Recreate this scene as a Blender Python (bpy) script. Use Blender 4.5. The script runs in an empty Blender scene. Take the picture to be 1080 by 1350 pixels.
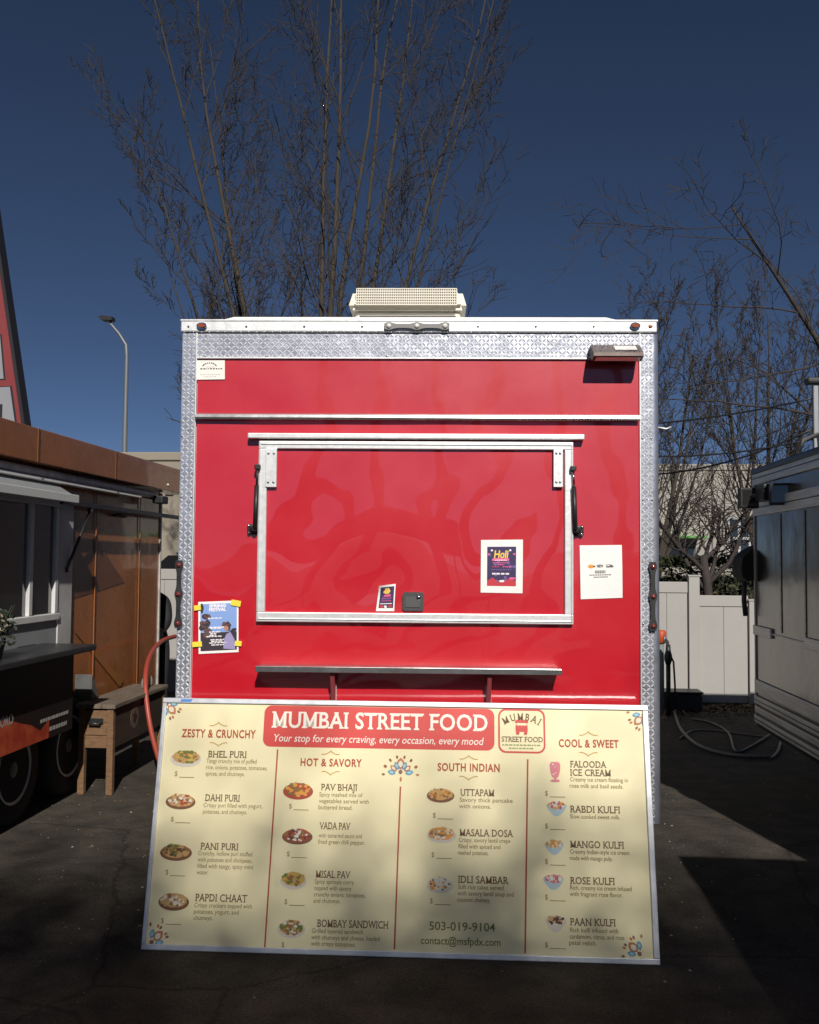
import bpy, bmesh, math, random
from mathutils import Vector, Matrix
from math import sin, cos, radians, pi
random.seed(7)
S = bpy.context.scene
COL = S.collection

# ------------------------------------------------------------------ camera
F, CX, CY, CAM_H = 1250.0, 540.0, 675.0, 1.75           # measured on the 1080 x 1350 photograph
PSI, TH, RO = radians(1.5), radians(2.88), radians(0.45)
fw = Vector((-sin(PSI)*cos(TH), cos(PSI)*cos(TH), sin(TH)))
r0 = Vector((cos(PSI), sin(PSI), 0)); u0 = r0.cross(fw)
RV = r0*cos(RO) + u0*sin(RO); UV = -r0*sin(RO) + u0*cos(RO)
EYE = Vector((0, 0, CAM_H))
cam = bpy.data.cameras.new('camera'); cam_o = bpy.data.objects.new('camera', cam); COL.objects.link(cam_o)
cam.sensor_fit = 'HORIZONTAL'; cam.sensor_width = 36; cam.lens = 36*F/1080
cam.clip_start = 0.05; cam.clip_end = 3000
m3 = Matrix((RV, UV, -fw)).transposed()
cam_o.matrix_world = Matrix.Translation(EYE) @ m3.to_4x4()
S.camera = cam_o

# ------------------------------------------------------------------ sky, sun, exposure
SUN_EL, SUN_AZ = radians(34), radians(11)                 # behind the camera, to the right
to_sun = Vector((sin(SUN_AZ)*cos(SUN_EL), -cos(SUN_AZ)*cos(SUN_EL), sin(SUN_EL)))
w = bpy.data.worlds.new('World'); S.world = w; w.use_nodes = True
nt = w.node_tree; bg = nt.nodes['Background']; bg.inputs['Strength'].default_value = 0.05
sk = nt.nodes.new('ShaderNodeTexSky'); sk.sky_type = 'NISHITA'; sk.sun_disc = False
sk.sun_elevation = SUN_EL; sk.sun_rotation = pi - SUN_AZ
sk.altitude = 5500; sk.air_density = 0.7; sk.dust_density = 0.0; sk.ozone_density = 2.6
nt.links.new(sk.outputs[0], bg.inputs[0])
sl = bpy.data.lights.new('sun', 'SUN'); sl.energy = 5.0; sl.angle = radians(0.5); sl.color = (1, .955, .88)
so = bpy.data.objects.new('sun', sl); COL.objects.link(so); so.rotation_euler = (-to_sun).to_track_quat('-Z', 'Y').to_euler()
so.location = (0, -10, 20)
S.view_settings.view_transform = 'Standard'; S.view_settings.look = 'None'
S.view_settings.exposure = -0.10; S.view_settings.gamma = 1; S.view_settings.use_curve_mapping = False

# ------------------------------------------------------------------ measuring helpers
def hit(px, py, p, n):
    "where the line of sight through a photo pixel meets a real plane"
    d = RV*(px-CX)/F - UV*(py-CY)/F + fw
    return EYE + d*((Vector(p)-EYE).dot(n)/d.dot(n))
YT = 4.63                                                # the red trailer's front wall
def face(px, py, off=0.0):
    h = hit(px, py, (0, YT-off, 0), Vector((0, 1, 0))); return h.x, h.z
LOT = radians(3.3)                                       # the lot's depth axis (side trailers, fence)
DV = Vector((sin(LOT), cos(LOT), 0)); LV = Vector((cos(LOT), -sin(LOT), 0))
def side(px, py, lat):
    h = hit(px, py, LV*lat, LV); return h.dot(DV), h.z
def back(px, py, dep):
    h = hit(px, py, DV*dep, DV); return h.dot(LV), h.z

# ------------------------------------------------------------------ materials
MATS = {}
def mat(name, col, rough=.5, metal=0.0, coat=0.0, var=0.0, vscale=8.0, bump=0.0, bscale=20.0, col2=None, stretch=None,
        coat_rough=.08, bump2=0.0, b2scale=200.0, spec=.5, alpha=None, thresh=None, detail=6.0, trans=0.0):
    if name in MATS: return MATS[name]
    m = bpy.data.materials.new(name); m.use_nodes = True
    t = m.node_tree; b = t.nodes['Principled BSDF']
    N = lambda k: t.nodes.new(k)
    b.inputs['Base Color'].default_value = (*col, 1)
    b.inputs['Roughness'].default_value = rough; b.inputs['Metallic'].default_value = metal
    b.inputs['Coat Weight'].default_value = coat; b.inputs['Coat Roughness'].default_value = coat_rough
    b.inputs['Specular IOR Level'].default_value = spec
    b.inputs['Transmission Weight'].default_value = trans
    tc = N('ShaderNodeTexCoord'); vec = tc.outputs['Object']
    if stretch:
        mp = N('ShaderNodeMapping'); mp.inputs['Scale'].default_value = stretch
        t.links.new(vec, mp.inputs[0]); vec = mp.outputs[0]
    if var or col2:
        nz = N('ShaderNodeTexNoise'); nz.inputs['Scale'].default_value = vscale; nz.inputs['Detail'].default_value = detail
        nz.inputs['Roughness'].default_value = .65
        t.links.new(vec, nz.inputs['Vector'])
        cr = N('ShaderNodeValToRGB')
        lo, hi = thresh or (.3, .7)
        cr.color_ramp.elements[0].position = lo; cr.color_ramp.elements[1].position = hi
        c2 = col2 or tuple(min(1, c*(1+var)) for c in col)
        c1 = col if col2 else tuple(c*(1-var) for c in col)
        cr.color_ramp.elements[0].color = (*c1, 1); cr.color_ramp.elements[1].color = (*c2, 1)
        t.links.new(nz.outputs[0], cr.inputs[0]); t.links.new(cr.outputs[0], b.inputs['Base Color'])
        mr = N('ShaderNodeMapRange'); mr.inputs['To Min'].default_value = max(0, rough-.08); mr.inputs['To Max'].default_value = min(1, rough+.12)
        t.links.new(nz.outputs[0], mr.inputs[0]); t.links.new(mr.outputs[0], b.inputs['Roughness'])
    nrm = None
    for amt, sc in ((bump, bscale), (bump2, b2scale)):
        if amt:
            nb = N('ShaderNodeTexNoise'); nb.inputs['Scale'].default_value = sc; nb.inputs['Detail'].default_value = 3
            t.links.new(vec, nb.inputs['Vector'])
            bp = N('ShaderNodeBump'); bp.inputs['Strength'].default_value = 1.0; bp.inputs['Distance'].default_value = amt
            t.links.new(nb.outputs[0], bp.inputs['Height'])
            if nrm: t.links.new(nrm, bp.inputs['Normal'])
            nrm = bp.outputs[0]
    if nrm:
        t.links.new(nrm, b.inputs['Normal']); t.links.new(nrm, b.inputs['Coat Normal'])
    MATS[name] = m
    return m
def flat(name, col, rough=.7): return mat(name, col, rough)

RED = mat('red_gloss_paint', (.51, .0010, .012), .335, spec=.75, coat=.9, coat_rough=.02, bump=.0085, bscale=.95, var=.03, vscale=3.0)
REDH = mat('red_hatch_paint', (.52, .0012, .013), .335, spec=.75, coat=1.0, coat_rough=.012, bump=.0085, bscale=1.0, var=.03, vscale=2.5)
ALU = mat('white_aluminium', (.80, .80, .80), .38, metal=.55, var=.06, vscale=30, bump=.0004, bscale=90)
PLATE = mat('diamond_plate', (.50, .52, .60), .30, metal=.75, var=.15, vscale=9, bump=.002, bscale=25)
LUG = mat('polished_lug', (.86, .86, .88), .28, metal=.45)
WHITE = mat('white_enamel', (.74, .73, .71), .4, var=.05, vscale=6, bump=.004, bscale=2)
CREAM = mat('cream_plastic', (.70, .66, .56), .5, var=.06, vscale=10)
BLACK = mat('black_plastic', (.018, .018, .02), .45, var=.3, vscale=20)
RUBBER = mat('rubber', (.016, .016, .017), .8, var=.3, vscale=30, bump=.002, bscale=60)
STEEL = mat('brushed_steel', (.42, .42, .43), .3, metal=.9, var=.15, vscale=20, stretch=(1, .2, 6))
DARKSTEEL = mat('dark_steel', (.06, .06, .065), .35, metal=.7, var=.3, vscale=15)
CHROME = mat('chrome', (.75, .75, .76), .12, metal=1.0)
GLASS = mat('dark_window_glass', (.012, .014, .016), .05, coat=1.0, coat_rough=.02, bump=.002, bscale=2)
AMBER = mat('amber_lens', (.28, .07, .02), .2, coat=.5)
CLEAR = mat('clear_lens', (.75, .74, .70), .12, coat=.6)

for m_ in (RED, REDH): m_.node_tree.nodes['Principled BSDF'].inputs['Coat IOR'].default_value = 1.68
# ------------------------------------------------------------------ mesh collector
class MB:
    def __init__(s): s.v = []; s.f = []; s.m = []; s.sm = []
    def add(s, vs, fs, mi=0, smooth=False):
        o = len(s.v); s.v += [tuple(v) for v in vs]
        for f in fs: s.f.append(tuple(i+o for i in f)); s.m.append(mi); s.sm.append(smooth)
        return s
    def box(s, x0, x1, y0, y1, z0, z1, mi=0):
        v = [(x, y, z) for z in (z0, z1) for y in (y0, y1) for x in (x0, x1)]
        return s.add(v, [(0,2,3,1), (4,5,7,6), (0,1,5,4), (2,6,7,3), (0,4,6,2), (1,3,7,5)], mi)
    def cham(s, x0, x1, y0, y1, z0, z1, c=.004, mi=0):
        "a box with its long edges eased"
        bm = bmesh.new(); bmesh.ops.create_cube(bm, size=1)
        for v in bm.verts: v.co = Vector(((x0+x1)/2+v.co.x*(x1-x0), (y0+y1)/2+v.co.y*(y1-y0), (z0+z1)/2+v.co.z*(z1-z0)))
        c = min(c, .45*min(x1-x0, y1-y0, z1-z0))
        bmesh.ops.bevel(bm, geom=bm.edges[:], offset=c, segments=2, affect='EDGES', profile=.5)
        return s.bm(bm, mi)
    def bm(s, bm, mi=0, smooth=False):
        bm.verts.index_update()
        s.add([v.co[:] for v in bm.verts], [[v.index for v in f.verts] for f in bm.faces], mi, smooth); bm.free(); return s
    def quad(s, pts, mi=0): return s.add(pts, [tuple(range(len(pts)))], mi)
    def tube(s, pts, r, n=8, mi=0, cap=True):
        pts = [Vector(p) for p in pts]; rs = r if isinstance(r, (list, tuple)) else [r]*len(pts)
        vs = []; fs = []
        t0 = (pts[1]-pts[0]).normalized()
        a = t0.orthogonal().normalized()
        for i, p in enumerate(pts):
            t = (pts[min(i+1, len(pts)-1)]-pts[max(i-1, 0)])
            t = t.normalized() if t.length > 1e-9 else t0
            a = (a - t*a.dot(t)); a = a.normalized() if a.length > 1e-6 else t.orthogonal().normalized()
            b = t.cross(a)
            for k in range(n):
                an = 2*pi*k/n; vs.append(p + (a*cos(an)+b*sin(an))*rs[i])
        for i in range(len(pts)-1):
            for k in range(n): fs.append((i*n+k, i*n+(k+1) % n, (i+1)*n+(k+1) % n, (i+1)*n+k))
        if cap and n > 2:
            fs.append(tuple(range(n-1, -1, -1))); fs.append(tuple((len(pts)-1)*n+k for k in range(n)))
        return s.add(vs, fs, mi, True)
    def lathe(s, prof, c, axis='z', n=24, mi=0):
        vs = []; fs = []; c = Vector(c)
        for (r, h) in prof:
            for k in range(n):
                a = 2*pi*k/n; q = (r*cos(a), r*sin(a), h)
                q = {'z': q, 'x': (q[2], q[0], q[1]), 'y': (q[0], q[2], q[1])}[axis]
                vs.append(c+Vector(q))
        for i in range(len(prof)-1):
            for k in range(n): fs.append((i*n+k, i*n+(k+1) % n, (i+1)*n+(k+1) % n, (i+1)*n+k))
        fs.append(tuple(range(n-1, -1, -1))); fs.append(tuple((len(prof)-1)*n+k for k in range(n)))
        return s.add(vs, fs, mi, True)
    def prism(s, poly, lo, hi, axis='y', mi=0):
        "a closed outline given depth along an axis"
        n = len(poly); mk = {'y': lambda a, b, h: (a, h, b), 'x': lambda a, b, h: (h, a, b), 'z': lambda a, b, h: (a, b, h)}[axis]
        vs = [mk(a, b, lo) for a, b in poly]+[mk(a, b, hi) for a, b in poly]
        fs = [tuple(range(n)), tuple(range(2*n-1, n-1, -1))]+[(i, i+n, (i+1) % n+n, (i+1) % n) for i in range(n)]
        return s.add(vs, fs, mi)
    def build(s, name, mats, parent=None):
        me = bpy.data.meshes.new(name); me.from_pydata(s.v, [], s.f)
        for m in (mats if isinstance(mats, (list, tuple)) else [mats]): me.materials.append(m)
        me.polygons.foreach_set('material_index', s.m); me.polygons.foreach_set('use_smooth', s.sm)
        bm = bmesh.new(); bm.from_mesh(me); bmesh.ops.recalc_face_normals(bm, faces=bm.faces[:]); bm.to_mesh(me); bm.free()
        me.update()
        o = bpy.data.objects.new(name, me); COL.objects.link(o)
        if parent: o.parent = parent
        return o
def tag(o, label=None, cat=None, group=None, kind=None):
    if label: o['label'] = label
    if cat: o['category'] = cat
    if group: o['group'] = group
    if kind: o['kind'] = kind
    return o
def empty(name, loc=(0, 0, 0), rz=0, **k):
    o = bpy.data.objects.new(name, None); COL.objects.link(o); o.location = loc; o.rotation_euler = (0, 0, rz)
    o.empty_display_size = .2
    return tag(o, **k)
def copy_tree(o, parent=None):
    c = o.copy(); COL.objects.link(c); c.parent = parent
    for ch in list(o.children): copy_tree(ch, c)
    return c
def rrect(x0, x1, z0, z1, r, n=6):
    out = []
    for cx, cz, a0 in ((x1-r, z1-r, 0), (x0+r, z1-r, 90), (x0+r, z0+r, 180), (x1-r, z0+r, 270)):
        for k in range(n+1):
            a = radians(a0+90*k/n); out.append((cx+r*cos(a), cz+r*sin(a)))
    return out
# ------------------------------------------------------------------ lettering
_TX = {}
def glyphs(s, bold=0.0, shear=0.0, serif=False, space=1.0):
    "2-D faces of a word in the built-in font; serif adds slab feet to every stem"
    key = (s, bold, shear, serif, space)
    if key in _TX: return _TX[key]
    cu = bpy.data.curves.new('lettering', 'FONT'); cu.body = s; cu.resolution_u = 3; cu.offset = bold; cu.shear = shear
    cu.space_character = space; cu.fill_mode = 'FRONT'
    ob = bpy.data.objects.new('lettering', cu); COL.objects.link(ob)
    bpy.context.view_layer.update()
    dg = bpy.context.evaluated_depsgraph_get()
    me = bpy.data.meshes.new_from_object(ob.evaluated_get(dg))
    vs = [(v.co.x, v.co.y, 0.0) for v in me.vertices]; fs = [tuple(p.vertices) for p in me.polygons]
    if serif and 'M' in s:                                # a deeper valley for the capital M
        par0 = list(range(len(vs)))
        def f0(a):
            while par0[a] != a: a = par0[a]
            return a
        for f in fs:
            for a in f[1:]: par0[f0(f[0])] = f0(a)
        comp = {}
        for a in range(len(vs)): comp.setdefault(f0(a), []).append(a)
        for c_ in comp.values():
            lowv = [a for a in c_ if .2 < vs[a][1] < .3]; hiv = [a for a in c_ if .36 < vs[a][1] < .47]
            if len(c_) == 15 and len(lowv) == 2 and len(hiv) == 1:
                for a in lowv: vs[a] = (vs[a][0], .05, 0.0)
                for a in hiv: vs[a] = (vs[a][0], .25, 0.0)
    if serif and vs:
        cnt = {}
        for f in fs:
            for i in range(len(f)):
                e = (f[i], f[(i+1) % len(f)]); k = tuple(sorted(e)); cnt[k] = cnt.get(k, 0)+1
        ys = [v[1] for v in vs]; lo, hi = min(ys), max(ys); H = hi-lo
        ex = []
        for (a, b), c in cnt.items():
            A, B = vs[a], vs[b]
            if c == 1 and abs(A[1]-B[1]) < .01*H and .05*H < abs(A[0]-B[0]):
                x0, x1 = sorted((A[0], B[0])); y = A[1]
                if abs(y-lo) < .05*H: ex.append((x0, x1, y, y+.10*H, 0, a))
                elif abs(y-hi) < .05*H: ex.append((x0, x1, y-.10*H, y, 1, a))
        par = list(range(len(vs)))
        def fd(a):
            while par[a] != a: par[a] = par[par[a]]; a = par[a]
            return a
        for f in fs:
            for a in f[1:]: par[fd(f[0])] = fd(a)
        grp = {}
        for e_ in ex: grp.setdefault((fd(e_[5]), e_[4]), []).append(e_[:4])
        ex = []
        for (c_, side_), L_ in grp.items():
            L_.sort(); L_ = [L_[0], L_[-1]] if len(L_) >= 3 else L_
            e = .085*H
            if side_ and len(L_) == 2 and L_[1][0]-L_[0][1] < .8*H: ex += [(L_[0][0], L_[0][1]-e, *L_[0][2:]), (L_[1][0]+e, L_[1][1], *L_[1][2:])]
            else: ex += L_
        for x0, x1, y0, y1 in ex:
            wd = x1-x0; e = .085*H
            o = len(vs); vs += [(x0-e, y0, .0004), (x1+e, y0, .0004), (x1+e, y1, .0004), (x0-e, y1, .0004)]; fs.append((o, o+1, o+2, o+3))
    bpy.data.objects.remove(ob); bpy.data.curves.remove(cu); bpy.data.meshes.remove(me)
    xs = [v[0] for v in vs]; ys = [v[1] for v in vs]
    up = [v for v in s if v.isupper() or v.isdigit()]
    _TX[key] = (vs, fs, min(xs), max(xs)); return _TX[key]
CAPH = None
def word(mb, s, x0, x1, base, cap, y, mi=0, **k):
    "letters from x0 to x1 standing on base, cap tall, on the plane y (front faces -y)"
    global CAPH
    if CAPH is None:
        g = glyphs('H'); CAPH = max(v[1] for v in g[0])
    vs, fs, a, b = glyphs(s, **k)
    sx = (x1-x0)/(b-a); sy = cap/CAPH
    mb.add([(x0+(v[0]-a)*sx, y-v[2], base+v[1]*sy) for v in vs], fs, mi)
def word_plain(mb, s, x0, base, cap, y, mi=0, **k):
    g = glyphs(s, **k); word(mb, 'H', 0, 0.001, 0, .001, y) if CAPH is None else None
    wd = (g[3]-g[2])*cap/(CAPH or .7)*.92
    word(mb, s, x0, x0+wd, base, cap, y, mi, **k); return wd
word(MB(), 'H', 0, 1, 0, 1, 0)

# ================================================================== SETTING
def ground():
    m = bpy.data.materials.new('asphalt'); m.use_nodes = True; t = m.node_tree; b = t.nodes['Principled BSDF']
    N = t.nodes.new; L = t.links.new
    tc = N('ShaderNodeTexCoord')
    def noise(sc, det, rough=.6):
        n = N('ShaderNodeTexNoise'); n.inputs['Scale'].default_value = sc; n.inputs['Detail'].default_value = det; n.inputs['Roughness'].default_value = rough
        L(tc.outputs['Object'], n.inputs['Vector']); return n
    big, mid, fine = noise(.55, 6), noise(5, 6), noise(75, 4, .85)
    r1 = N('ShaderNodeValToRGB'); r1.color_ramp.elements[0].position = .32; r1.color_ramp.elements[1].position = .68
    r1.color_ramp.elements[0].color = (.042, .037, .033, 1); r1.color_ramp.elements[1].color = (.076, .067, .058, 1)
    L(big.outputs[0], r1.inputs[0])
    r2 = N('ShaderNodeValToRGB'); r2.color_ramp.elements[0].position = .3; r2.color_ramp.elements[1].position = .75
    r2.color_ramp.elements[0].color = (.55, .55, .55, 1); r2.color_ramp.elements[1].color = (1.35, 1.32, 1.25, 1)
    L(mid.outputs[0], r2.inputs[0])
    r3 = N('ShaderNodeValToRGB'); r3.color_ramp.elements[0].position = .35; r3.color_ramp.elements[1].position = .72
    r3.color_ramp.elements[0].color = (.35, .35, .35, 1); r3.color_ramp.elements[1].color = (2.2, 2.12, 2.0, 1)
    L(fine.outputs[0], r3.inputs[0])
    m1 = N('ShaderNodeMix'); m1.data_type = 'RGBA'; m1.blend_type = 'MULTIPLY'; m1.inputs[0].default_value = 1
    m2 = N('ShaderNodeMix'); m2.data_type = 'RGBA'; m2.blend_type = 'MULTIPLY'; m2.inputs[0].default_value = .8
    L(r1.outputs[0], m1.inputs[6]); L(r2.outputs[0], m1.inputs[7]); L(m1.outputs[2], m2.inputs[6]); L(r3.outputs[0], m2.inputs[7])
    # cracks
    vo = N('ShaderNodeTexVoronoi'); vo.feature = 'DISTANCE_TO_EDGE'; vo.inputs['Scale'].default_value = .45
    wv = N('ShaderNodeMix'); wv.data_type = 'VECTOR'; wv.inputs[0].default_value = .12
    L(tc.outputs['Object'], wv.inputs[4]); L(mid.outputs['Color'], wv.inputs[5]); L(wv.outputs[1], vo.inputs['Vector'])
    cr = N('ShaderNodeMapRange'); cr.inputs['From Min'].default_value = 0; cr.inputs['From Max'].default_value = .006
    cr.inputs['To Min'].default_value = .5; cr.inputs['To Max'].default_value = 1
    L(vo.outputs['Distance'], cr.inputs[0])
    m4 = N('ShaderNodeMix'); m4.data_type = 'RGBA'; m4.blend_type = 'MULTIPLY'; m4.inputs[0].default_value = 1
    L(m2.outputs[2], m4.inputs[6]); L(cr.outputs[0], m4.inputs[7]); L(m4.outputs[2], b.inputs['Base Color'])
    b.inputs['Roughness'].default_value = .9; b.inputs['Specular IOR Level'].default_value = .25
    bp = N('ShaderNodeBump'); bp.inputs['Distance'].default_value = .006; L(fine.outputs[0], bp.inputs['Height'])
    bp2 = N('ShaderNodeBump'); bp2.inputs['Distance'].default_value = .02; L(mid.outputs[0], bp2.inputs['Height']); L(bp.outputs[0], bp2.inputs['Normal'])
    L(bp2.outputs[0], b.inputs['Normal'])
    g = MB(); R = 900
    xs = [-R, -60, -20, -8, -4, 0, 4, 8, 20, 60, R]
    n = len(xs); g.add([(x, y, 0) for y in xs for x in xs], [(j*n+i, j*n+i+1, (j+1)*n+i+1, (j+1)*n+i) for j in range(n-1) for i in range(n-1)])
    tag(g.build('ground', m), kind='structure')
ground()

# ================================================================== RED FOOD TRAILER
XL, XR, ZT, ZB = -1.257, 1.093, 2.925, .50
def red_trailer():
    T = empty('food_trailer', ((XL+XR)/2, YT, 0), label='glossy red food trailer with diamond plate trim, behind the yellow menu board', cat='food trailer')
    ox = (XL+XR)/2; inv = Matrix.Translation((-ox, -YT, 0))
    def P(mb, name, mats, parent=T):
        mb.v = [(x-ox, y-YT, z) for x, y, z in mb.v]
        return mb.build(name, mats, parent)
    def rect(px0, py0, px1, py1):        # a rectangle measured on the front wall
        a = face(px0, (py0+py1)/2); b = face(px1, (py0+py1)/2); c = face((px0+px1)/2, py0); d = face((px0+px1)/2, py1)
        return a[0], b[0], d[1], c[1]
    LEN = 6.6
    # body with rounded right corner
    def plan(x0, x1, y0, y1, r, n=6):
        out = [(x0, y1), (x0, y0+.01), (x0+.01, y0)]
        for k in range(n+1):
            a = radians(-90+90*k/n); out.append((x1-r+r*cos(a), y0+r+r*sin(a)))
        return out+[(x1, y1)]
    b = MB(); b.prism(plan(XL+.012, XR-.012, YT+.012, YT+LEN, .05), ZB+.02, ZT-.03, 'z'); P(b, 'body', WHITE)
    r = MB(); r.prism([(XL+.02, ZT-.028), (XR-.02, ZT-.028), (XR-.25, ZT+.03), (XL+.25, ZT+.03)], YT+.03, YT+LEN-.02, 'y'); P(r, 'roof', WHITE)
    # red skin sheets on the front
    x0, x1, z0, z1 = rect(257, 474, 843.5, 920)
    zb = ZB+.03
    s = MB(); NX, NZ = 40, 34
    vs = []; 
    for j in range(NZ+1):
        for i in range(NX+1):
            u, v = i/NX, j/NZ
            x = x0+(x1-x0)*u; z = zb+(z1+.01-zb)*v
            d = .0012*(sin(u*9+v*4)+sin(v*13-u*5+1)+.8*sin(u*21+v*17))
            vs.append((x, YT-.004-d*min(1, 6*min(u, 1-u, v, 1-v)), z))
    s.add(vs, [(j*(NX+1)+i, j*(NX+1)+i+1, (j+1)*(NX+1)+i+1, (j+1)*(NX+1)+i) for j in range(NZ) for i in range(NX)], 0, True)
    P(s, 'front_panel', RED)
    # diamond plate: sheet + raised lugs
    def plate(xa, xb, za, zb_, vertical=False, wrap=0):
        p = MB(); yf = YT-.009
        p.box(xa, xb, yf, YT+.008, za, zb_)
        if wrap:                                          # rolled round the right corner
            seg = []; rr = .032
            for k in range(8):
                a = radians(-90+90*k/7); seg.append((xb+rr*cos(a)-.0, yf+rr+rr*sin(a)))
            for (a0, b0), (a1, b1) in zip(seg, seg[1:]): p.add([(a0, b0, za), (a1, b1, za), (a1, b1, zb_), (a0, b0, zb_)], [(0, 1, 2, 3)], 0, True)
        pitch = .0195
        nx = max(1, int((xb-xa)/pitch)); nz = max(1, int((zb_-za)/pitch))
        px, pz = (xb-xa)/nx, (zb_-za)/nz
        for i in range(nx):
            for j in range(nz):
                cx, cz = xa+(i+.5)*px, za+(j+.5)*pz
                a = radians(45 if (i+j) % 2 else -45)+radians(random.uniform(-4, 4))
                Lh, Wh, h = .0122, .0044, .0032
                d = Vector((cos(a), 0, sin(a))); e = Vector((-sin(a), 0, cos(a))); c = Vector((cx, yf-.0002, cz)); up = Vector((0, -1, 0))
                base = [c-d*Lh, c-d*Lh*.4-e*Wh, c+d*Lh*.4-e*Wh, c+d*Lh, c+d*Lh*.4+e*Wh, c-d*Lh*.4+e*Wh]
                top = [c-d*Lh*.45+up*h, c+d*Lh*.45+up*h]
                p.add(base+top, [(0, 1, 6), (1, 2, 7, 6), (2, 3, 7), (3, 4, 7), (4, 5, 6, 7), (5, 0, 6)], 1)
        sp = .30; scr = [(xa+.008, za+.05+k*sp) for k in range(int((zb_-za)/sp))]+[(xb-.008, za+.05+k*sp) for k in range(int((zb_-za)/sp))] if vertical else [(xa+.05+k*sp, zz) for k in range(int((xb-xa)/sp)) for zz in (za+.008, zb_-.008)]
        for sx, sz_ in scr: p.lathe([(.0055, 0), (.005, -.0035), (.002, -.005)], (sx, yf-.0003, sz_), 'y', 8, 2)
        return p
    xa, xb, za, zb2 = rect(259, 441, 842, 472.5)
    P(plate(xa, xb, za, zb2), 'diamond_plate', [PLATE, LUG, STEEL])
    zt = face(540, 440)[1]
    lx = face(257.5, 600)[0]; rx = face(843.5, 600)[0]
    P(plate(XL+.004, lx-.004, ZB, zt, True), 'diamond_plate', [PLATE, LUG, STEEL])
    P(plate(rx+.004, XR-.030, ZB, zt, True, wrap=1), 'diamond_plate', [PLATE, LUG, STEEL])
    e = MB()
    for xx in (lx-.004, rx-.003): e.cham(xx, xx+.007, YT-.016, YT-.002, ZB, zt, .002)
    e.cham(lx, rx, YT-.017, YT-.003, face(540, 473)[1]-.004, face(540, 473)[1]+.004, .002)
    P(e, 'trim_strip', ALU)
    # top rail
    zr0, zr1 = zt, ZT+.002
    rl = MB(); rl.cham(XL-.004, XR-.01, YT-.022, YT+.05, zr0+.004, zr1, .006)
    rl.cham(XL-.006, XR-.006, YT-.026, YT+.06, zr1-.007, zr1+.003, .003)
    tr = P(rl, 'top_rail', ALU)
    for k in range(9):
        px = 250+k*76; x, z = face(px, 432); rv = MB()
        rv.lathe([(.0055, 0), (.005, -.003), (.002, -.0045)], (x, YT-.022, z), 'y', 10)
        P(rv, 'rivet', DARKSTEEL, tr)
    for px in (268, 836):
        x, z = face(px, 431.5)
        mk = MB(); mk.prism([(x+.026*cos(t*pi/8), z+.017*sin(t*pi/8)) for t in range(16)], YT-.034, YT-.0222)
        o = P(mk, 'marker_light', CHROME)
        ml = MB(); ml.prism([(x+.018*cos(t*pi/8), z+.010*sin(t*pi/8)) for t in range(16)], YT-.042, YT-.0342); P(ml, 'lens', AMBER, o)
    xl = face(856, 431.5); mk = MB(); mk.lathe([(.010, 0), (.008, -.006), (.003, -.009)], (xl[0], YT-.022, xl[1]), 'y', 12); P(mk, 'plug', mat('orange_plug', (.5, .2, .06), .4))
    # light bars
    def light_bar(cx, cz, vertical, name, body, lensm, L=.165, y0=YT-.022):
        bb = MB(); w_ = .013
        def pr(poly, lo, hi, mi=0):
            poly = [(cx+(b_ if vertical else a_), cz+(a_ if vertical else b_)) for a_, b_ in poly]; bb.prism(poly, lo, hi, 'y', mi)
        out = []
        n = 40
        up = []; dn = []
        for k in range(n+1):
            u = -L+2*L*k/n
            near = max(math.exp(-((u-q)/.024)**2) for q in (-L*.86, 0, L*.86))
            hh = .010+.009*near; up.append((u, hh)); dn.append((u, -hh))
        pr(up+dn[::-1], y0-.016, y0-.0005)
        o = P(bb, name, body)
        for q in (-L*.86, 0, L*.86):
            ln = MB(); c = (cx+(0 if vertical else q), y0-.016, cz+(q if vertical else 0))
            ln.lathe([(.013, -.0003), (.012, -.005), (.007, -.010), (.001, -.012)], c, 'y', 14); P(ln, 'lens', lensm, o)
    c = face(550, 432); light_bar(*c, False, 'light_bar', mat('grey_lamp_body', (.22, .21, .2), .35), CLEAR, .16)
    redlens = mat('dark_red_lens', (.16, .03, .03), .15, coat=.8)
    c = face(237, 783); light_bar(XL+.012, c[1], True, 'light_bar', BLACK, redlens, .165, YT-.010)
    c = face(859, 786); light_bar(XR-.038, c[1], True, 'light_bar', BLACK, redlens, .165, YT-.013)
    # rain gutter
    g0 = face(258, 549.5); g1 = face(842, 552)
    zg = (g0[1]+g1[1])/2
    g = MB(); pr = [(YT-.004, zg+.014), (YT-.022, zg+.016), (YT-.036, zg+.008), (YT-.040, zg-.006), (YT-.033, zg-.016), (YT-.028, zg-.006), (YT-.018, zg+.002), (YT-.004, zg+.002)]
    g.prism(pr, lx+.004, rx-.004, 'x'); P(g, 'rain_gutter', mat('gutter_aluminium', (.55, .54, .54), .25, metal=.8, var=.1, vscale=12))
    # serving hatch
    x0, x1, z0, z1 = rect(341, 583, 755, 821)
    fw_ = .047
    fr = MB(); yf = YT-.034
    fr.cham(x0, x1, yf, YT-.003, z1-fw_*.82, z1, .004); fr.cham(x0, x1, yf, YT-.003, z0, z0+fw_, .004)
    fr.cham(x0, x0+fw_*.9, yf, YT-.003, z0+fw_+.0004, z1-fw_*.82-.0004, .004); fr.cham(x1-fw_*.9, x1, yf, YT-.003, z0+fw_+.0004, z1-fw_*.82-.0004, .004)
    # raised inner lip
    q = fw_*.5
    fr.cham(x0+.006, x0+.012, yf-.006, yf+.002, z0+.01, z1-.01, .002); fr.cham(x1-.012, x1-.006, yf-.006, yf+.002, z0+.01, z1-.01, .002)
    fr.cham(x0+.012, x1-.012, yf-.005, yf+.002, z0+.012, z0+.018, .002); fr.cham(x0+.012, x1-.012, yf-.005, yf+.002, z1-.018, z1-.012, .002)
    hp = MB(); NX, NZ = 30, 18; vs = []
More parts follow.
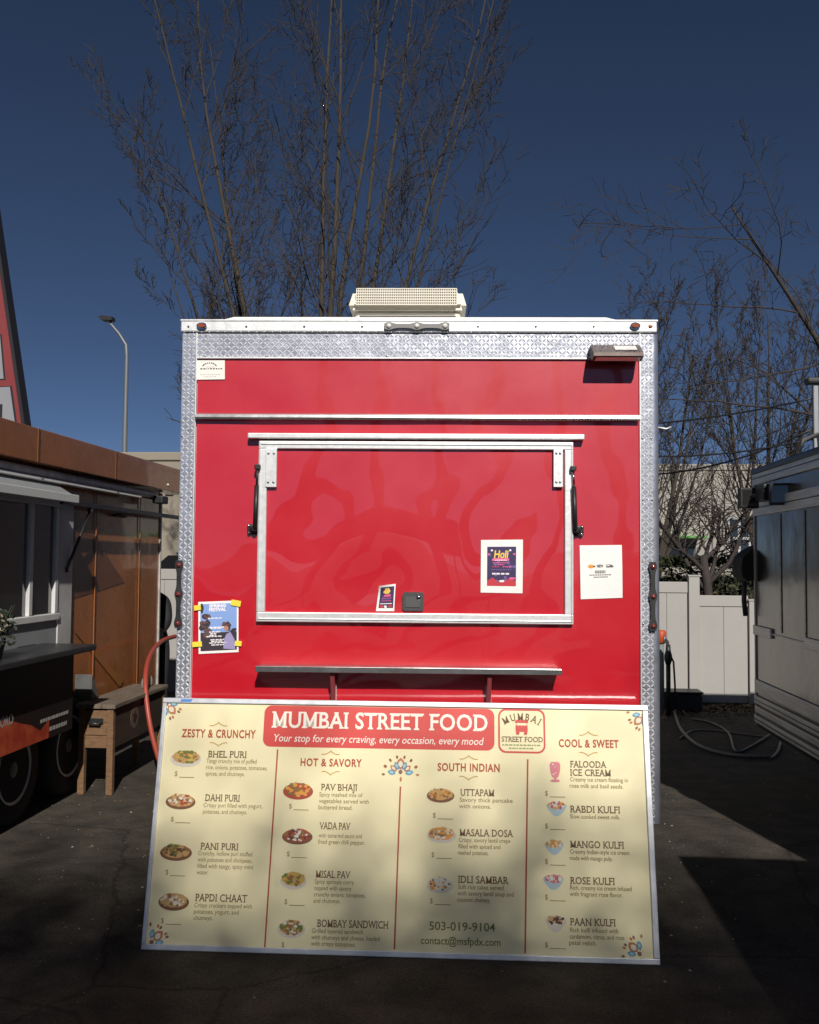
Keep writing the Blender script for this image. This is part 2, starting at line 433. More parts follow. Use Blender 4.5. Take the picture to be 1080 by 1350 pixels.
    for j in range(NZ+1):
        for i in range(NX+1):
            u, v = i/NX, j/NZ; d = .0016*(sin(u*7+2+v*5)+sin(v*9-u*8)+.7*sin(u*17-v*6))
            vs.append((x0+.03+(x1-x0-.06)*u, YT-.016-d*min(1, 5*min(u, 1-u, v, 1-v)), z0+.03+(z1-z0-.06)*v))
    hp.add(vs, [(j*(NX+1)+i, j*(NX+1)+i+1, (j+1)*(NX+1)+i+1, (j+1)*(NX+1)+i) for j in range(NZ) for i in range(NX)], 0, True)
    H = P(hp, 'serving_hatch', REDH)
    P(fr, 'hatch_frame', ALU, H)
    a = face(329, 576); bq = face(769, 577)
    hr = MB(); hr.cham(a[0], bq[0], YT-.052, YT-.004, a[1]-.013, a[1]+.014, .005); P(hr, 'hinge_rail', ALU, H)
    for (pa, pb) in ((352, 366.5), (728.5, 741)):
        ax, bx, zz0, zz1 = rect(pa, 592, pb, 643)
        br = MB(); br.cham(ax, bx, YT-.0405, YT-.018, zz0, zz1, .002)
        for px_ in (ax+.014, bx-.014):
            for pz_ in (zz0+.025, zz1-.025): br.lathe([(.006, 0), (.0055, -.004), (.002, -.006)], (px_, YT-.0406, pz_), 'y', 10, 1)
        P(br, 'bracket', [ALU, STEEL], H)
    for sgn, (pt, pb_) in ((-1, ((342, 619), (339, 697))), (1, ((754, 621), (756.5, 699)))):
        t_ = face(*pt); b_ = face(*pb_)
        yy = YT-.052
        st = MB(); tx = t_[0]; bx = b_[0]
        st.tube([(tx, yy, t_[1]), (tx+(bx-tx)*.28, yy, t_[1]+(b_[1]-t_[1])*.28)], .0055, 10, 1)
        st.tube([(tx+(bx-tx)*.28, yy, t_[1]+(b_[1]-t_[1])*.28), (bx, yy, b_[1])], .0115, 12, 0)
        st.cham(tx-.014, tx+.014, yy-.010, YT-.03, t_[1]-.005, t_[1]+.02, .004)
        P(st, 'gas_strut', [BLACK, CHROME if sgn > 0 else BLACK], H)
        bk = MB(); cx = bx+sgn*.022; cz = b_[1]-.004
        bk.cham(cx-.024, cx+.024, YT-.022, YT-.0045, cz-.026, cz+.026, .008)
        bk.tube([(bx, yy, cz), (cx, YT-.022, cz)], .012, 10)
        for dx, dz in ((-.004, 0), (sgn*.014, .018), (sgn*.014, -.018)):
            bk.lathe([(.006, 0), (.006, -.004), (.003, -.006)], (cx+dx, YT-.0225, cz+dz), 'y', 10, 1)
        P(bk, 'strut_mount', [BLACK, CHROME], H)
    lx0, lx1, lz0, lz1 = rect(531, 780.5, 559, 805)
    la = MB(); la.prism(rrect(lx0, lx1, lz0, lz1, .014), YT-.030, YT-.014)
    latch = P(la, 'latch', mat('latch_metal', (.10, .10, .10), .4, metal=.5), H)
    l2 = MB(); l2.box(lx0+.014, lx1-.018, YT-.0335, YT-.0302, lz0+.018, lz1-.022); P(l2, 'paddle', mat('paddle_steel', (.28, .27, .26), .3, metal=.8), latch)
    l3 = MB(); l3.lathe([(.013, 0), (.012, -.005), (.004, -.007)], (lx1-.026, YT-.0302, lz1-.026), 'y', 14); P(l3, 'lock_cylinder', CHROME, latch)
    # folding shelf
    sx0, sz = face(337, 880, .13); sx1, _ = face(741, 884, .13)
    sh = MB(); sh.cham(sx0, sx1, YT-.135, YT-.006, sz-.010, sz+.004, .003); sh.cham(sx0, sx1, YT-.140, YT-.1352, sz-.020, sz+.008, .002)
    SH = P(sh, 'shelf', mat('shelf_steel', (.50, .49, .48), .22, metal=.9, var=.1, vscale=10))
    for px_ in (441, 644):
        x, z = face(px_, 905)
        su = MB(); su.cham(x-.013, x+.013, YT-.032, YT-.005, sz-.30, sz-.085, .003)
        su.prism([(YT-.022, sz-.20), (YT-.008, sz-.20), (YT-.008, sz-.0115), (YT-.115, sz-.0115), (YT-.115, sz-.030)], x-.010, x+.010, 'x', 1)
        P(su, 'shelf_support', [ALU, mat('painted_bracket', (.30, .05, .06), .5)], SH)
    # flood light up right
    fx, fz = face(808, 470)
    fl = MB(); W2, Hh = .118, .028
    pts = [(-.02, fz+.040), (-.06, fz+.044), (-.150, fz-.012), (-.155, fz-.030), (-.10, fz-.044), (-.02, fz+.0)]
    fl.prism([(YT+y, z) for y, z in pts], fx-W2, fx+W2, 'x')
    fl.cham(fx-.05, fx+.05, YT-.0195, YT-.0085, fz-.03, fz+.03, .004)
    FL = P(fl, 'floodlight', mat('bronze_housing', (.055, .030, .024), .45, metal=.2, var=.2, vscale=20))
    lp = MB(); lp.add([(fx-.01, YT-.0735, fz+.0370), (fx+.095, YT-.0735, fz+.0370), (fx+.095, YT-.122, fz+.0068), (fx-.01, YT-.122, fz+.0068)], [(0, 1, 2, 3)]); P(lp, 'label_plate', WHITE, FL)
    gl = MB(); gl.add([(fx-W2+.012, YT-.148, fz-.035), (fx+W2-.012, YT-.148, fz-.035), (fx+W2-.012, YT-.108, fz-.0450), (fx-W2+.012, YT-.108, fz-.0450)], [(0, 1, 2, 3)]); P(gl, 'lamp_glass', CLEAR, FL)
    # roof air conditioner
    A0, za0 = face(462, 424, -.55); A1, _ = face(613, 424, -.55); _, za1 = face(538, 409, -.55); _, za2 = face(538, 378, -.55)
    ay = YT+.55
    ac = MB(); ac.cham(A0+.02, A1-.02, ay+.02, ay+.68, ZT-.05, za1, .02)
    for k in range(3): ac.box(A0+.05, A1-.05, ay+.013, ay+.0198, za1-.035-.02*k, za1-.027-.02*k, 1)
    AC = P(ac, 'air_conditioner', [CREAM, DARKSTEEL])
    bm = bmesh.new(); bmesh.ops.create_cube(bm, size=1)
    c0, c1 = A0-.018, A1+.016
    for v in bm.verts:
        top = v.co.z > 0
        v.co = Vector(((c0+c1)/2+v.co.x*(c1-c0-(.07 if top else 0)), ay+.36+v.co.y*(.78-(.08 if top else 0)), (za1+.001 if not top else za2)))
    bmesh.ops.bevel(bm, geom=bm.edges[:], offset=.03, segments=4, affect='EDGES')
    cv = MB(); cv.bm(bm, 0, False); CV = P(cv, 'cover', CREAM, AC)
    gr = MB(); gx0, gz1 = face(471, 383, -.58); gx1, gz0 = face(602, 406, -.58)
    def yy(z): return ay-.034+.04*(z-za1)/(za2-za1)-.004
    gr.add([(gx0, yy(gz0), gz0), (gx1, yy(gz0), gz0), (gx1, yy(gz1), gz1), (gx0, yy(gz1), gz1)], [(0, 1, 2, 3)], 1)
    nsl = 46
    for k in range(nsl+1):
        x = gx0+(gx1-gx0)*k/nsl
        gr.add([(x-.0022, yy(gz0)-.006, gz0), (x+.0022, yy(gz0)-.006, gz0), (x+.0022, yy(gz1)-.006, gz1), (x-.0022, yy(gz1)-.006, gz1)], [(0, 1, 2, 3)])
    for k in range(7):
        z = gz0+(gz1-gz0)*k/6
        gr.box(gx0, gx1, yy(z)-.0085, yy(z)-.0062, z-.0025, z+.0025)
    P(gr, 'grille', [CREAM, mat('grille_shadow_mesh', (.30, .24, .20), .7)], AC)
    # running gear under the floor
    ch = MB()
    for x in (XL+.35, XR-.35): ch.cham(x-.04, x+.04, YT+.05, YT+LEN, ZB-.12, ZB+.018, .01)
    ch.box(XL+.3, XR-.3, YT+.05, YT+.13, ZB-.10, ZB-.01); P(ch, 'chassis', DARKSTEEL)
    for x, sg in ((XL+.13, -1), (XR-.13, 1)):
        for dy in (1.9, 2.75):
            wh = MB(); wh.lathe([(.20, -.09), (.33, -.09), (.355, -.06), (.355, .06), (.33, .09), (.20, .09)], (x, YT+dy, .355), 'x', 32); o = P(wh, 'wheel', RUBBER)
            rm = MB(); rm.lathe([(.21, sg*.06), (.19, sg*.085), (.08, sg*.07), (.03, sg*.095)], (x, YT+dy, .355), 'x', 24); P(rm, 'rim', WHITE, o)
    for x in (XL+.25, XR-.25):
        jk = MB(); jk.cham(x-.03, x+.03, YT+.2, YT+.26, .012, ZB-.12, .005); jk.cham(x-.08, x+.08, YT+.15, YT+.31, .001, .0115, .003); P(jk, 'stabilizer_jack', STEEL)
    # side power inlet cord hook on the right wall
    hk = MB(); x, z = face(874, 560)
    hk.tube([(XR-.012, YT+.06, z), (XR+.05, YT+.06, z-.012), (XR+.075, YT+.06, z-.002)], .005, 8); P(hk, 'cable_hook', ALU)
    return T
TR_ = red_trailer()

# ------------------------------------------------------------------ flyers and stickers on the red trailer
def flyer(name, corners, mats, label, cat, draw, off=.019, curl=0.0, bulge=.004):
    "a paper sheet pinned at four measured corners of the front wall; draw(u,v) prints on it"
    pts = [face(*c) for c in corners]                     # TL TR BR BL
    def at(u, v, d=0):
        b = Vector((*pts[3],)) .lerp(Vector(pts[2]), u); t = Vector(pts[0]).lerp(Vector(pts[1]), u); q = b.lerp(t, v)
        return (q.x, YT-off-bulge*sin(pi*v)*(.4+.6*u)-curl*max(0, v-.5)**2*(1-u)*4-d, q.y)
    cx, cz = at(.5, .5)[0], at(.5, .5)[2]
    o_ = (cx, YT-off, cz)
    def loc(p): return (p[0]-o_[0], p[1]-o_[1], p[2]-o_[2])
    mb = MB(); n = 8
    vs = [loc(at(i/n, j/n)) for j in range(n+1) for i in range(n+1)]
    N2 = (n+1)**2
    vs += [(x, y+.0006, z) for x, y, z in vs]
    fs = [(j*(n+1)+i, j*(n+1)+i+1, (j+1)*(n+1)+i+1, (j+1)*(n+1)+i) for j in range(n) for i in range(n)]
    mb.add(vs, fs+[tuple(k+N2 for k in f[::-1]) for f in fs])
    o = mb.build(name, mats[0]); o.location = o_; tag(o, label, cat)
    layers = {}
    def patch(u0, v0, u1, v1, mi, d=.0006, part='print', steps=4):
        L_ = layers.setdefault(part, MB())
        vs = [loc(at(u0+(u1-u0)*i/steps, v0+(v1-v0)*j/steps, d)) for j in range(steps+1) for i in range(steps+1)]
        L_.add(vs, [(j*(steps+1)+i, j*(steps+1)+i+1, (j+1)*(steps+1)+i+1, (j+1)*(steps+1)+i) for j in range(steps) for i in range(steps)], mi)
    def poly(uv, mi, d=.0009, part='print'):
        L_ = layers.setdefault(part, MB()); L_.add([loc(at(u, v, d)) for u, v in uv], [tuple(range(len(uv)))], mi)
    def text(s, u0, u1, v, cap, mi, d=.0013, part='print', **k):
        L_ = layers.setdefault(part, MB()); t = MB(); word(t, s, u0, u1, v, cap, 0, **k)
        L_.add([loc(at(x, z, d-y)) for x, y, z in t.v], t.f, mi)
    draw(patch, poly, text)
    for part, L_ in layers.items(): L_.build(part, mats[1:], o)
    return o
PAPER = mat('white_paper', (.86, .83, .80), .7, bump=.003, bscale=9)
def blob(u, v, ru, rv, n=10, j=.25, seed=0):
    rr = random.Random(seed); return [(u+ru*cos(2*pi*k/n)*(1+rr.uniform(-j, j)), v+rv*sin(2*pi*k/n)*(1+rr.uniform(-j, j))) for k in range(n)]
rp = random.Random(3)
inkN = [flat('ink_navy', (.045, .03, .10)), flat('ink_yellow', (.85, .55, .10)), flat('ink_pink', (.75, .12, .30)), flat('ink_white', (.85, .78, .80)), flat('ink_red', (.55, .04, .06)), flat('ink_violet', (.16, .10, .28))]
def draw_holi(patch, poly, text, s=1.0):
    patch(.15, .13, .84, .87, 0)
    for k in range(16): poly(blob(rp.uniform(.2, .8), rp.uniform(.2, .82), .04, .03, seed=k), 5, .0008)
    for u, v in ((.26, .80), (.70, .80), (.19, .73), (.79, .73)): poly(blob(u, v, .03, .018, seed=int(u*99)), 3 if v > .76 else 2, .001)
    text('Holi', .31, .66, .66, .135, 1, bold=.03, shear=.15)
    poly([(.27, .60), (.66, .60), (.68, .63), (.66, .655), (.30, .655), (.26, .63)], 2, .001)
    for v, a, b, c in ((.615, .33, .62, 3), (.565, .29, .65, 2), (.53, .40, .56, 2), (.49, .27, .45, 4), (.49, .52, .72, 2), (.435, .25, .72, 5)):
        u = a
        while u < b:
            w2 = rp.uniform(.02, .05); patch(u, v-.008, min(b, u+w2), v+.010, c, .0014, steps=1); u += w2+.012
    for u in (.27, .37, .48, .59): patch(u, .345, u+.085, .375, 3, .0012, steps=1)
    poly([(.15, .13), (.84, .13), (.84, .22), (.72, .27), (.6, .24), (.5, .19), (.4, .21), (.28, .29), (.15, .22)], 4, .0011)
    poly(blob(.5, .22, .06, .022, seed=5), 3, .0013); poly(blob(.75, .275, .09, .02, seed=6), 2, .0013)
flyer('flyer', ((634, 712), (689, 711.5), (688.5, 782), (633.5, 781)), [PAPER]+inkN, 'white bordered flyer with dark picture and yellow lettering on the red hatch', 'flyer', draw_holi, off=.021)
def draw_small(patch, poly, text):
    patch(.12, .12, .93, .92, 0)
    poly(blob(.5, .76, .20, .12, 14, .1, 2), 1, .0009); poly(blob(.5, .78, .06, .03, 8, .3, 3), 4, .0012)
    patch(.25, .55, .75, .63, 2, .001)
    for v, c in ((.48, 2), (.43, 5), (.38, 2)):
        u = .25
        while u < .72: w2 = rp.uniform(.04, .10); patch(u, v, u+w2, v+.025, c, .0012, steps=1); u += w2+.03
    patch(.18, .27, .85, .30, 3, .0012); poly(blob(.28, .19, .12, .05, seed=1), 4, .001); poly(blob(.75, .19, .12, .05, seed=9), 4, .001); poly(blob(.5, .17, .09, .05, seed=4), 3, .0012)
flyer('flyer', ((500.5, 772), (522, 769.5), (520, 805.5), (496, 805.5)), [PAPER]+inkN, 'small dark flyer with a curling top corner standing on the hatch frame beside the latch', 'flyer', draw_small, off=.020, curl=.03)
def draw_note(patch, poly, text):
    poly(blob(.26, .605, .085, .035, 12, .12, 8), 0, .0012); patch(.31, .595, .36, .615, 1, .0016, steps=1)
    text('NEW', .40, .55, .585, .05, 1, bold=.03)
    poly([(.62, .58), (.79, .58), (.79, .605), (.76, .625), (.72, .635), (.62, .635)], 2, .0012); patch(.63, .606, .70, .622, 3, .0016, steps=1)
    patch(.35, .475, .60, .525, 2, .0012)
    for k in range(6): patch(.37+.04*k, .485, .385+.04*k, .515, 3, .0016, steps=1)
    for v, a, b in ((.435, .22, .72), (.395, .32, .64)):
        u = a
        while u < b: w2 = rp.uniform(.02, .05); patch(u, v, u+w2, v+.016, 1, .0012, steps=1); u += w2+.012
flyer('notice_sheet', ((764, 719), (819.5, 718.5), (820.5, 788), (765.5, 790)), [mat('white_paper_wrinkled', (.86, .83, .80), .7, bump=.006, bscale=7, bump2=.002, b2scale=22), flat('ink_orange', (.75, .33, .05)), flat('ink_black', (.03, .03, .03)), flat('ink_grey', (.14, .13, .13)), PAPER], 'plain white notice with few small black words, right of the hatch', 'notice', draw_note, off=.008)
def draw_fest(patch, poly, text):
    patch(.05, .05, .96, .955, 0)
    patch(.05, .05, .96, .40, 1, .0008)
    for k in range(9): poly(blob(rp.uniform(.08, .30), rp.uniform(.35, .72), .08, .06, 9, .4, k+20), 1 if k % 2 else 5, .0010)
    for k in range(7): poly(blob(rp.uniform(.62, .90), rp.uniform(.38, .62), .07, .05, 9, .4, k+40), 5 if k % 2 else 1, .0010)
    poly(blob(.09, .88, .04, .09, 9, .4, 77), 1, .001)
    poly([(.62, .08), (.92, .06), (.90, .26), (.80, .40), (.70, .36), (.64, .26)], 3, .0012)
    poly(blob(.70, .47, .06, .05, 10, .15, 4), 4, .0013)
    text('SPRING', .27, .69, .885, .055, 2, bold=.05); text('FESTIVAL', .27, .69, .81, .06, 2, bold=.05)
    for v, a, b in ((.665, .24, .60), (.49, .28, .66), (.47, .30, .60), (.40, .27, .56), (.37, .30, .45), (.34, .28, .44), (.315, .20, .58), (.25, .30, .64), (.22, .32, .60), (.19, .27, .70), (.15, .32, .64)):
        u = a
        while u < b: w2 = rp.uniform(.04, .12); patch(u, v, min(b, u+w2), v+.020, 2, .0016, steps=1); u += w2+.02
fest = flyer('event_poster', ((262, 793.5), (315, 791.5), (315, 859.5), (262.5, 862)), [PAPER, flat('print_sky', (.22, .35, .68)), flat('print_dark', (.035, .025, .035)), flat('print_white', (.85, .80, .84)), flat('print_lilac', (.32, .28, .50)), flat('print_skin', (.45, .22, .16)), flat('print_brown', (.12, .06, .06))], 'blue photo poster held by four yellow tape pieces, lower left on the red trailer', 'poster', draw_fest, off=.008)
TAPE = mat('yellow_tape', (.85, .68, .06), .45)
for (px, py, wpx, hpx, an) in ((261.5, 801, 9, 7, .1), (312, 795, 13, 8, -.2), (261, 849, 13, 7, .05), (315, 848, 9, 7, -.1)):
    x, z = face(px, py); t = MB(); hw, hh = wpx/540, hpx/540
    q = [(a*hw*cos(an)-b*hh*sin(an), a*hw*sin(an)+b*hh*cos(an)) for a, b in ((-1, -1), (1, -.9), (.95, 1), (-1, .9))]
    t.prism([(x+a-fest.location.x, z+b-fest.location.z) for a, b in q], -.0085, -.0065); t.build('tape', TAPE, fest)
def draw_stick(patch, poly, text):
    rr = random.Random(2)
    for k in range(9):
        a = radians(160-140*k/8); u, v = .47+.24*cos(a), .66+.20*sin(a); poly(blob(u, v, .028, .035, 6, .3, k), 0, .0008)
    for k in range(5): patch(.36+.06*k, .635, .40+.06*k, .665, 1, .0008, steps=1)
    for v, a, b, c in ((.53, .14, .86, 0), (.24, .15, .82, 1), (.13, .28, .70, 1)):
        u = a
        while u < b: w2 = rr.uniform(.03, .08); patch(u, v, u+w2, v+(.055 if c == 0 else .03), c, .0008, steps=1); u += w2+.03
flyer('name_plate', ((259.5, 475.5), (297, 475.5), (297, 500.5), (259.5, 501)), [mat('cream_sticker', (.84, .80, .74), .5), flat('ink_black', (.03, .03, .03)), flat('ink_pale', (.45, .42, .40))], 'small white maker plate with tiny print in the top left corner of the red wall', 'plate', draw_stick, off=.010, bulge=0)

# ================================================================== MENU BOARD
TILT = radians(13)
bl = hit(187, 1252, (0, 0, 0), Vector((0, 0, 1))); br_ = hit(857, 1272, (0, 0, 0), Vector((0, 0, 1)))
ex = (br_-bl).normalized(); ez = (Vector((-ex.y, ex.x, 0))*sin(TILT)+Vector((0, 0, cos(TILT)))).normalized(); ey = ez.cross(ex).normalized()
BW = (br_-bl).length; n_b = ex.cross(ez)
def B(px, py):
    p = hit(px, py, bl, n_b)-bl; return p.dot(ex), p.dot(ez)
BH = (B(215, 916)[1]+B(867, 934)[1])/2; BX0 = (B(215, 916)[0])*.5; BX1 = (BW+B(867, 934)[0])/2
def menu_board():
    M = empty('menu_board', label='large pale yellow menu board in a silver frame, leaning against the red trailer front', cat='menu board')
    M.matrix_world = Matrix.Translation(bl) @ Matrix((ex, ey, ez)).transposed().to_4x4()
    x0, x1, h = BX0, BX1, BH
    pb = MB(); pb.box(x0+.012, x1-.012, .004, .020, .012, h-.012)
    P_ = pb.build('panel', mat('menu_print_yellow', (.85, .76, .47), .5, coat=.25, coat_rough=.25, bump=.004, bscale=1.5, var=.02, vscale=4), M)
    fm = [mat('frame_aluminium', (.66, .67, .70), .4, metal=.6, var=.1, vscale=20)]
    fwid = .024
    for a in ((x0, x1, h-fwid, h), (x0, x1, .0, fwid), (x0, x0+fwid*.8, fwid+.0005, h-fwid-.0005), (x1-fwid*1.1, x1, fwid+.0005, h-fwid-.0005)):
        f = MB(); f.cham(a[0], a[1], -.006, .026, a[2], a[3], .003); f.build('frame_rail', fm, M)
    bt = MB(); bt.quad([(B(244, 921)[0]-.02, -.0064, h-.019), (B(244, 921)[0]+.03, -.0064, h-.019), (B(250, 921)[0]+.02, -.0064, h-.005), (B(240, 921)[0], -.0064, h-.005)])
    bt.build('blue_tape', flat('blue_masking_tape', (.10, .25, .62), .5), M)
    for xx in (x0+.4, x1-.4):
        st = MB(); st.cham(xx-.02, xx+.02, .0265, .045, .05, h-.05, .003); st.build('back_batten', DARKSTEEL, M)
    # ink
    IR = flat('menu_red', (.62, .055, .045), .5); IW = flat('menu_cream', (.86, .80, .70), .5); IB = flat('menu_brown', (.16, .085, .03), .6)
    IH = flat('menu_heading', (.42, .075, .03), .6); IG = flat('menu_gold', (.50, .27, .05), .6); IT = flat('menu_text', (.26, .18, .06), .6); IGr = flat('menu_olive', (.30, .36, .12), .6)
    def px(wd): return wd*B(541, 1000)[0]-wd*B(540, 1000)[0]
    U = px(1)                                             # metres per photo pixel on the board
    Y0, Y1, Y2, Y3 = .0030, .0021, .0012, .0004
    def line(mb, s, xa, xb, base, cap, mi=0, y=Y1, **k):
        (u, v) = B(xa, base); (u2, v2) = B(xb, base)
        word(mb, s, u, u2, v-.0, cap*U, y, mi, **k)
    # title banner
    b0 = B(348, 928); b1 = B(652, 992)
    tb = MB(); tb.prism(rrect(B(348, 950)[0], B(652, 960)[0], B(500, 987)[1], h-fwid-.004, .035), Y0, .0041); TB = tb.build('title_banner', IR, M)
    l = MB(); u, v = B(358, 958.7); u2, _ = B(643, 964); word(l, 'MUMBAI STREET FOOD', u, u2, v, 20.3*U, Y1, bold=.018, serif=True, space=1.06); l.build('lettering', IW, TB); l = MB()
    u, v = B(361, 977.3); u2, _ = B(638, 982); word(l, 'Your stop for every craving, every occasion, every mood', u, u2, v, 9.4*U, Y1, shear=.2, bold=.004); l.build('lettering', IW, TB)
    # logo badge
    lb = MB(); q = (B(657, 960)[0], B(719, 960)[0], B(690, 993)[1], h-fwid-.0015)
    o1 = rrect(*q, .035); o2 = rrect(q[0]+.008, q[1]-.008, q[2]+.008, q[3]-.008, .029)
    n = len(o1); lb.add([(a, Y1, b) for a, b in o1]+[(a, Y1, b) for a, b in o2], [(i, (i+1) % n, n+(i+1) % n, n+i) for i in range(n)])
    LB = lb.build('logo_badge', IR, M)
    cx = (q[0]+q[1])/2
    lg = MB()
    gs = [glyphs(ch, bold=.012, serif=True) for ch in 'MUMBAI']; sc = 8.6*U/CAPH; sx_ = sc*.80
    R_ = 42*U; wd = [(g[3]-g[2])*sx_+1.6*U for g in gs]; pos = -sum(wd)/2
    for g, w_ in zip(gs, wd):                              # arched word
        an = -(pos+w_/2)/R_; pos += w_; ca, sa = cos(an), sin(an); gw = g[3]-g[2]
        c = Vector((cx-R_*sin(an), q[3]-(16+42)*U+R_*ca+1.5*U))
        lg.add([(c.x+((v[0]-g[2]-gw/2)*sx_)*ca-(v[1]*sc)*sa, Y1-v[2], c.y+((v[0]-g[2]-gw/2)*sx_)*sa+(v[1]*sc)*ca) for v in g[0]], g[1])
    lg.build('lettering', IB, LB); lg = MB()
    u, v = B(661.5, 977.5); u2, _ = B(716, 979.5); word(lg, 'STREET FOOD', u, u2, v, 6.4*U, Y1, bold=.01, serif=True)
    lg.build('lettering', IB, LB)
    sm = MB(); rr = random.Random(1)
    for dy, a, b in ((9.5, -26, 25), (5.3, -17, 15)):
        t = a
        while t < b: w2 = rr.uniform(2, 5); sm.box(cx+t*U, cx+min(b, t+w2)*U, Y1-.0002, Y1, q[2]+dy*U, q[2]+(dy+1.6)*U); t += w2+1.2
    sm.build('fine_print', IGr, LB)
    cart = MB()                                           # little red cart emblem
    cz = q[2]+31*U
    cart.prism([(cx-9*U, cz+8*U), (cx+9*U, cz+8*U), (cx+8*U, cz+11.5*U), (cx-8*U, cz+11.5*U)], Y1-.0003, Y1)
    cart.prism([(cx-8*U, cz-3.5*U), (cx+8*U, cz-3.5*U), (cx+8*U, cz+2*U), (cx-8*U, cz+2*U)], Y1-.0003, Y1)
    for k in range(4): cart.prism(blob(cx+(-6+4*k)*U, cz+3.2*U, 2.2*U, 1.7*U, 8, .1, k), Y1-.0006, Y1-.0004)
    for s_ in (-1, 1):
        cart.prism([(cx+s_*7*U-.3*U, cz+2*U), (cx+s_*7*U+.3*U, cz+2*U), (cx+s_*7*U+.3*U, cz+8*U), (cx+s_*7*U-.3*U, cz+8*U)], Y1-.0009, Y1-.0007)
        cart.prism(blob(cx+s_*5.2*U, cz-5.2*U, 2.4*U, 2.4*U, 12, 0), Y1-.0009, Y1-.0007)
    cart.build('cart_emblem', IR, LB)
    # column dividers
    for (xa, ya, xb, yb) in ((366, 988, 349, 1249), (528, 1037, 520, 1252), (696, 1001, 692.5, 1257)):
        dv_ = MB(); p0 = B(xa, ya); p1 = B(xb, yb); t = 1.0*U
        dv_.add([(p0[0]-t, Y1, p0[1]), (p0[0]+t, Y1, p0[1]), (p1[0]+t, Y1, p1[1]), (p1[0]-t, Y1, p1[1])], [(0, 1, 2, 3)]); dv_.build('divider_line', IH, M)
    # sections: headings and items
    def flourish(mb, xc, yc, flip):
        c = B(xc, yc); s = -1 if flip else 1
        for sg in (-1, 1):
            pts = [(0, 4.5), (1.6, 2.2), (4, 1.4), (6, .2), (9, -.6), (12, 0)]
            lo = [(a*U*sg+c[0], b*U*s+c[1]) for a, b in pts]
            for (a0, b0_), (a1, b1_) in zip(lo, lo[1:]):
                d = Vector((a1-a0, b1_-b0_)); nn = Vector((-d.y, d.x)).normalized()*.5*U
                mb.add([(a0-nn.x, Y1, b0_-nn.y), (a1-nn.x, Y1, b1_-nn.y), (a1+nn.x, Y1, b1_+nn.y), (a0+nn.x, Y1, b0_+nn.y)], [(0, 1, 2, 3)], 1)
    secs = {
     'z': [('ZESTY & CRUNCHY', 239, 337, 971.5, 10, 288)],
     'h': [('HOT & SAVORY', 396, 477, 1009.5, 9.3, 436)],
     's': [('SOUTH INDIAN', 577, 659, 1016, 9.5, 618)],
     'c': [('COOL & SWEET', 737, 816, 984.5, 9.5, 776)]}
    items = {
     'z': [(('BHEL PURI', 274, 325, 998.3, 8.3), ['Tangy crunchy mix of puffed', 'rice, onions, potatoes, tomatoes,', 'spices, and chutneys.'], 272, 1005.5, 81, (230, 1023)),
           (('DAHI PURI', 270, 316, 1056, 8.3), ['Crispy puri filled with yogurt,', 'potatoes, and chutneys.'], 268, 1064, 78, (225, 1083)),
           (('PANI PURI', 264, 314, 1120, 8.2), ['Crunchy, hollow puri stuffed', 'with potatoes and chickpeas,', 'filled with tangy, spicy mint', 'water.'], 261, 1127.5, 74, (218, 1153)),
           (('PAPDI CHAAT', 257, 326, 1188, 8.6), ['Crispy crackers topped with', 'potatoes, yogurt, and', 'chutneys.'], 256, 1196, 76, (212, 1217))],
     'h': [(('PAV BHAJI', 423, 471, 1042, 8.2), ['Spicy mashed mix of', 'vegetables served with', 'buttered bread.'], 421, 1050, 66, (381, 1066)),
           (('VADA PAV', 421, 462, 1093, 8.2), ['with tamarind sauce and', 'fried green chili pepper.'], 420, 1104, 62, (378, 1129)),
           (('MISAL PAV', 416, 462, 1157, 8.2), ['Spicy sprouts curry', 'topped with savory', 'crunchy onions, tomatoes,', 'and chutneys.'], 415, 1165, 68, (375, 1192)),
           (('BOMBAY SANDWICH', 418, 512, 1222, 8.5), ['Grilled layered sandwich', 'with chutneys and cheese, loaded', 'with crispy tomatoes.'], 411, 1230, 90, (371, 1249))],
     's': [(('UTTAPAM', 607, 652, 1049, 8.2), ['Savory thick pancake', 'with onions.'], 606, 1057, 70, (571, 1078)),
           (('MASALA DOSA', 606, 677, 1102, 8.2), ['Crispy, savory lentil crepe', 'filled with spiced and', 'mashed potatoes.'], 605, 1110, 68, (569, 1130)),
           (('IDLI SAMBAR', 604, 671, 1164, 8.4), ['Soft rice cakes served', 'with savory lentil soup and', 'coconut chutney.'], 604, 1172, 74, (567, 1191))],
     'c': [(('FALOODA', 752, 800, 999+12.5, 8), ['Creamy ice cream floating in', 'rose milk and basil seeds.'], 752, 1030, 76, (719, 1049)),
           (('ICE CREAM', 752, 806, 1022.5, 8), [], 0, 0, 0, None),
           (('RABDI KULFI', 752, 818, 1071, 8.2), ['Slow cooked sweet milk.'], 752, 1079, 66, (719, 1092)),
           (('MANGO KULFI', 752, 823, 1117.5, 8.2), ['Creamy Indian-style ice cream', 'made with mango pulp.'], 752, 1125.5, 78, (719, 1139)),
           (('ROSE KULFI', 752, 811, 1165.5, 8.2), ['Rich, creamy ice cream infused', 'with fragrant rose flavor.'], 752, 1173, 81, (719, 1186)),
           (('PAAN KULFI', 752, 812, 1220, 8.2), ['Rich kulfi infused with', 'cardamom, citrus, and rose', 'petal relish.'], 752, 1229, 72, (719, 1249))]}
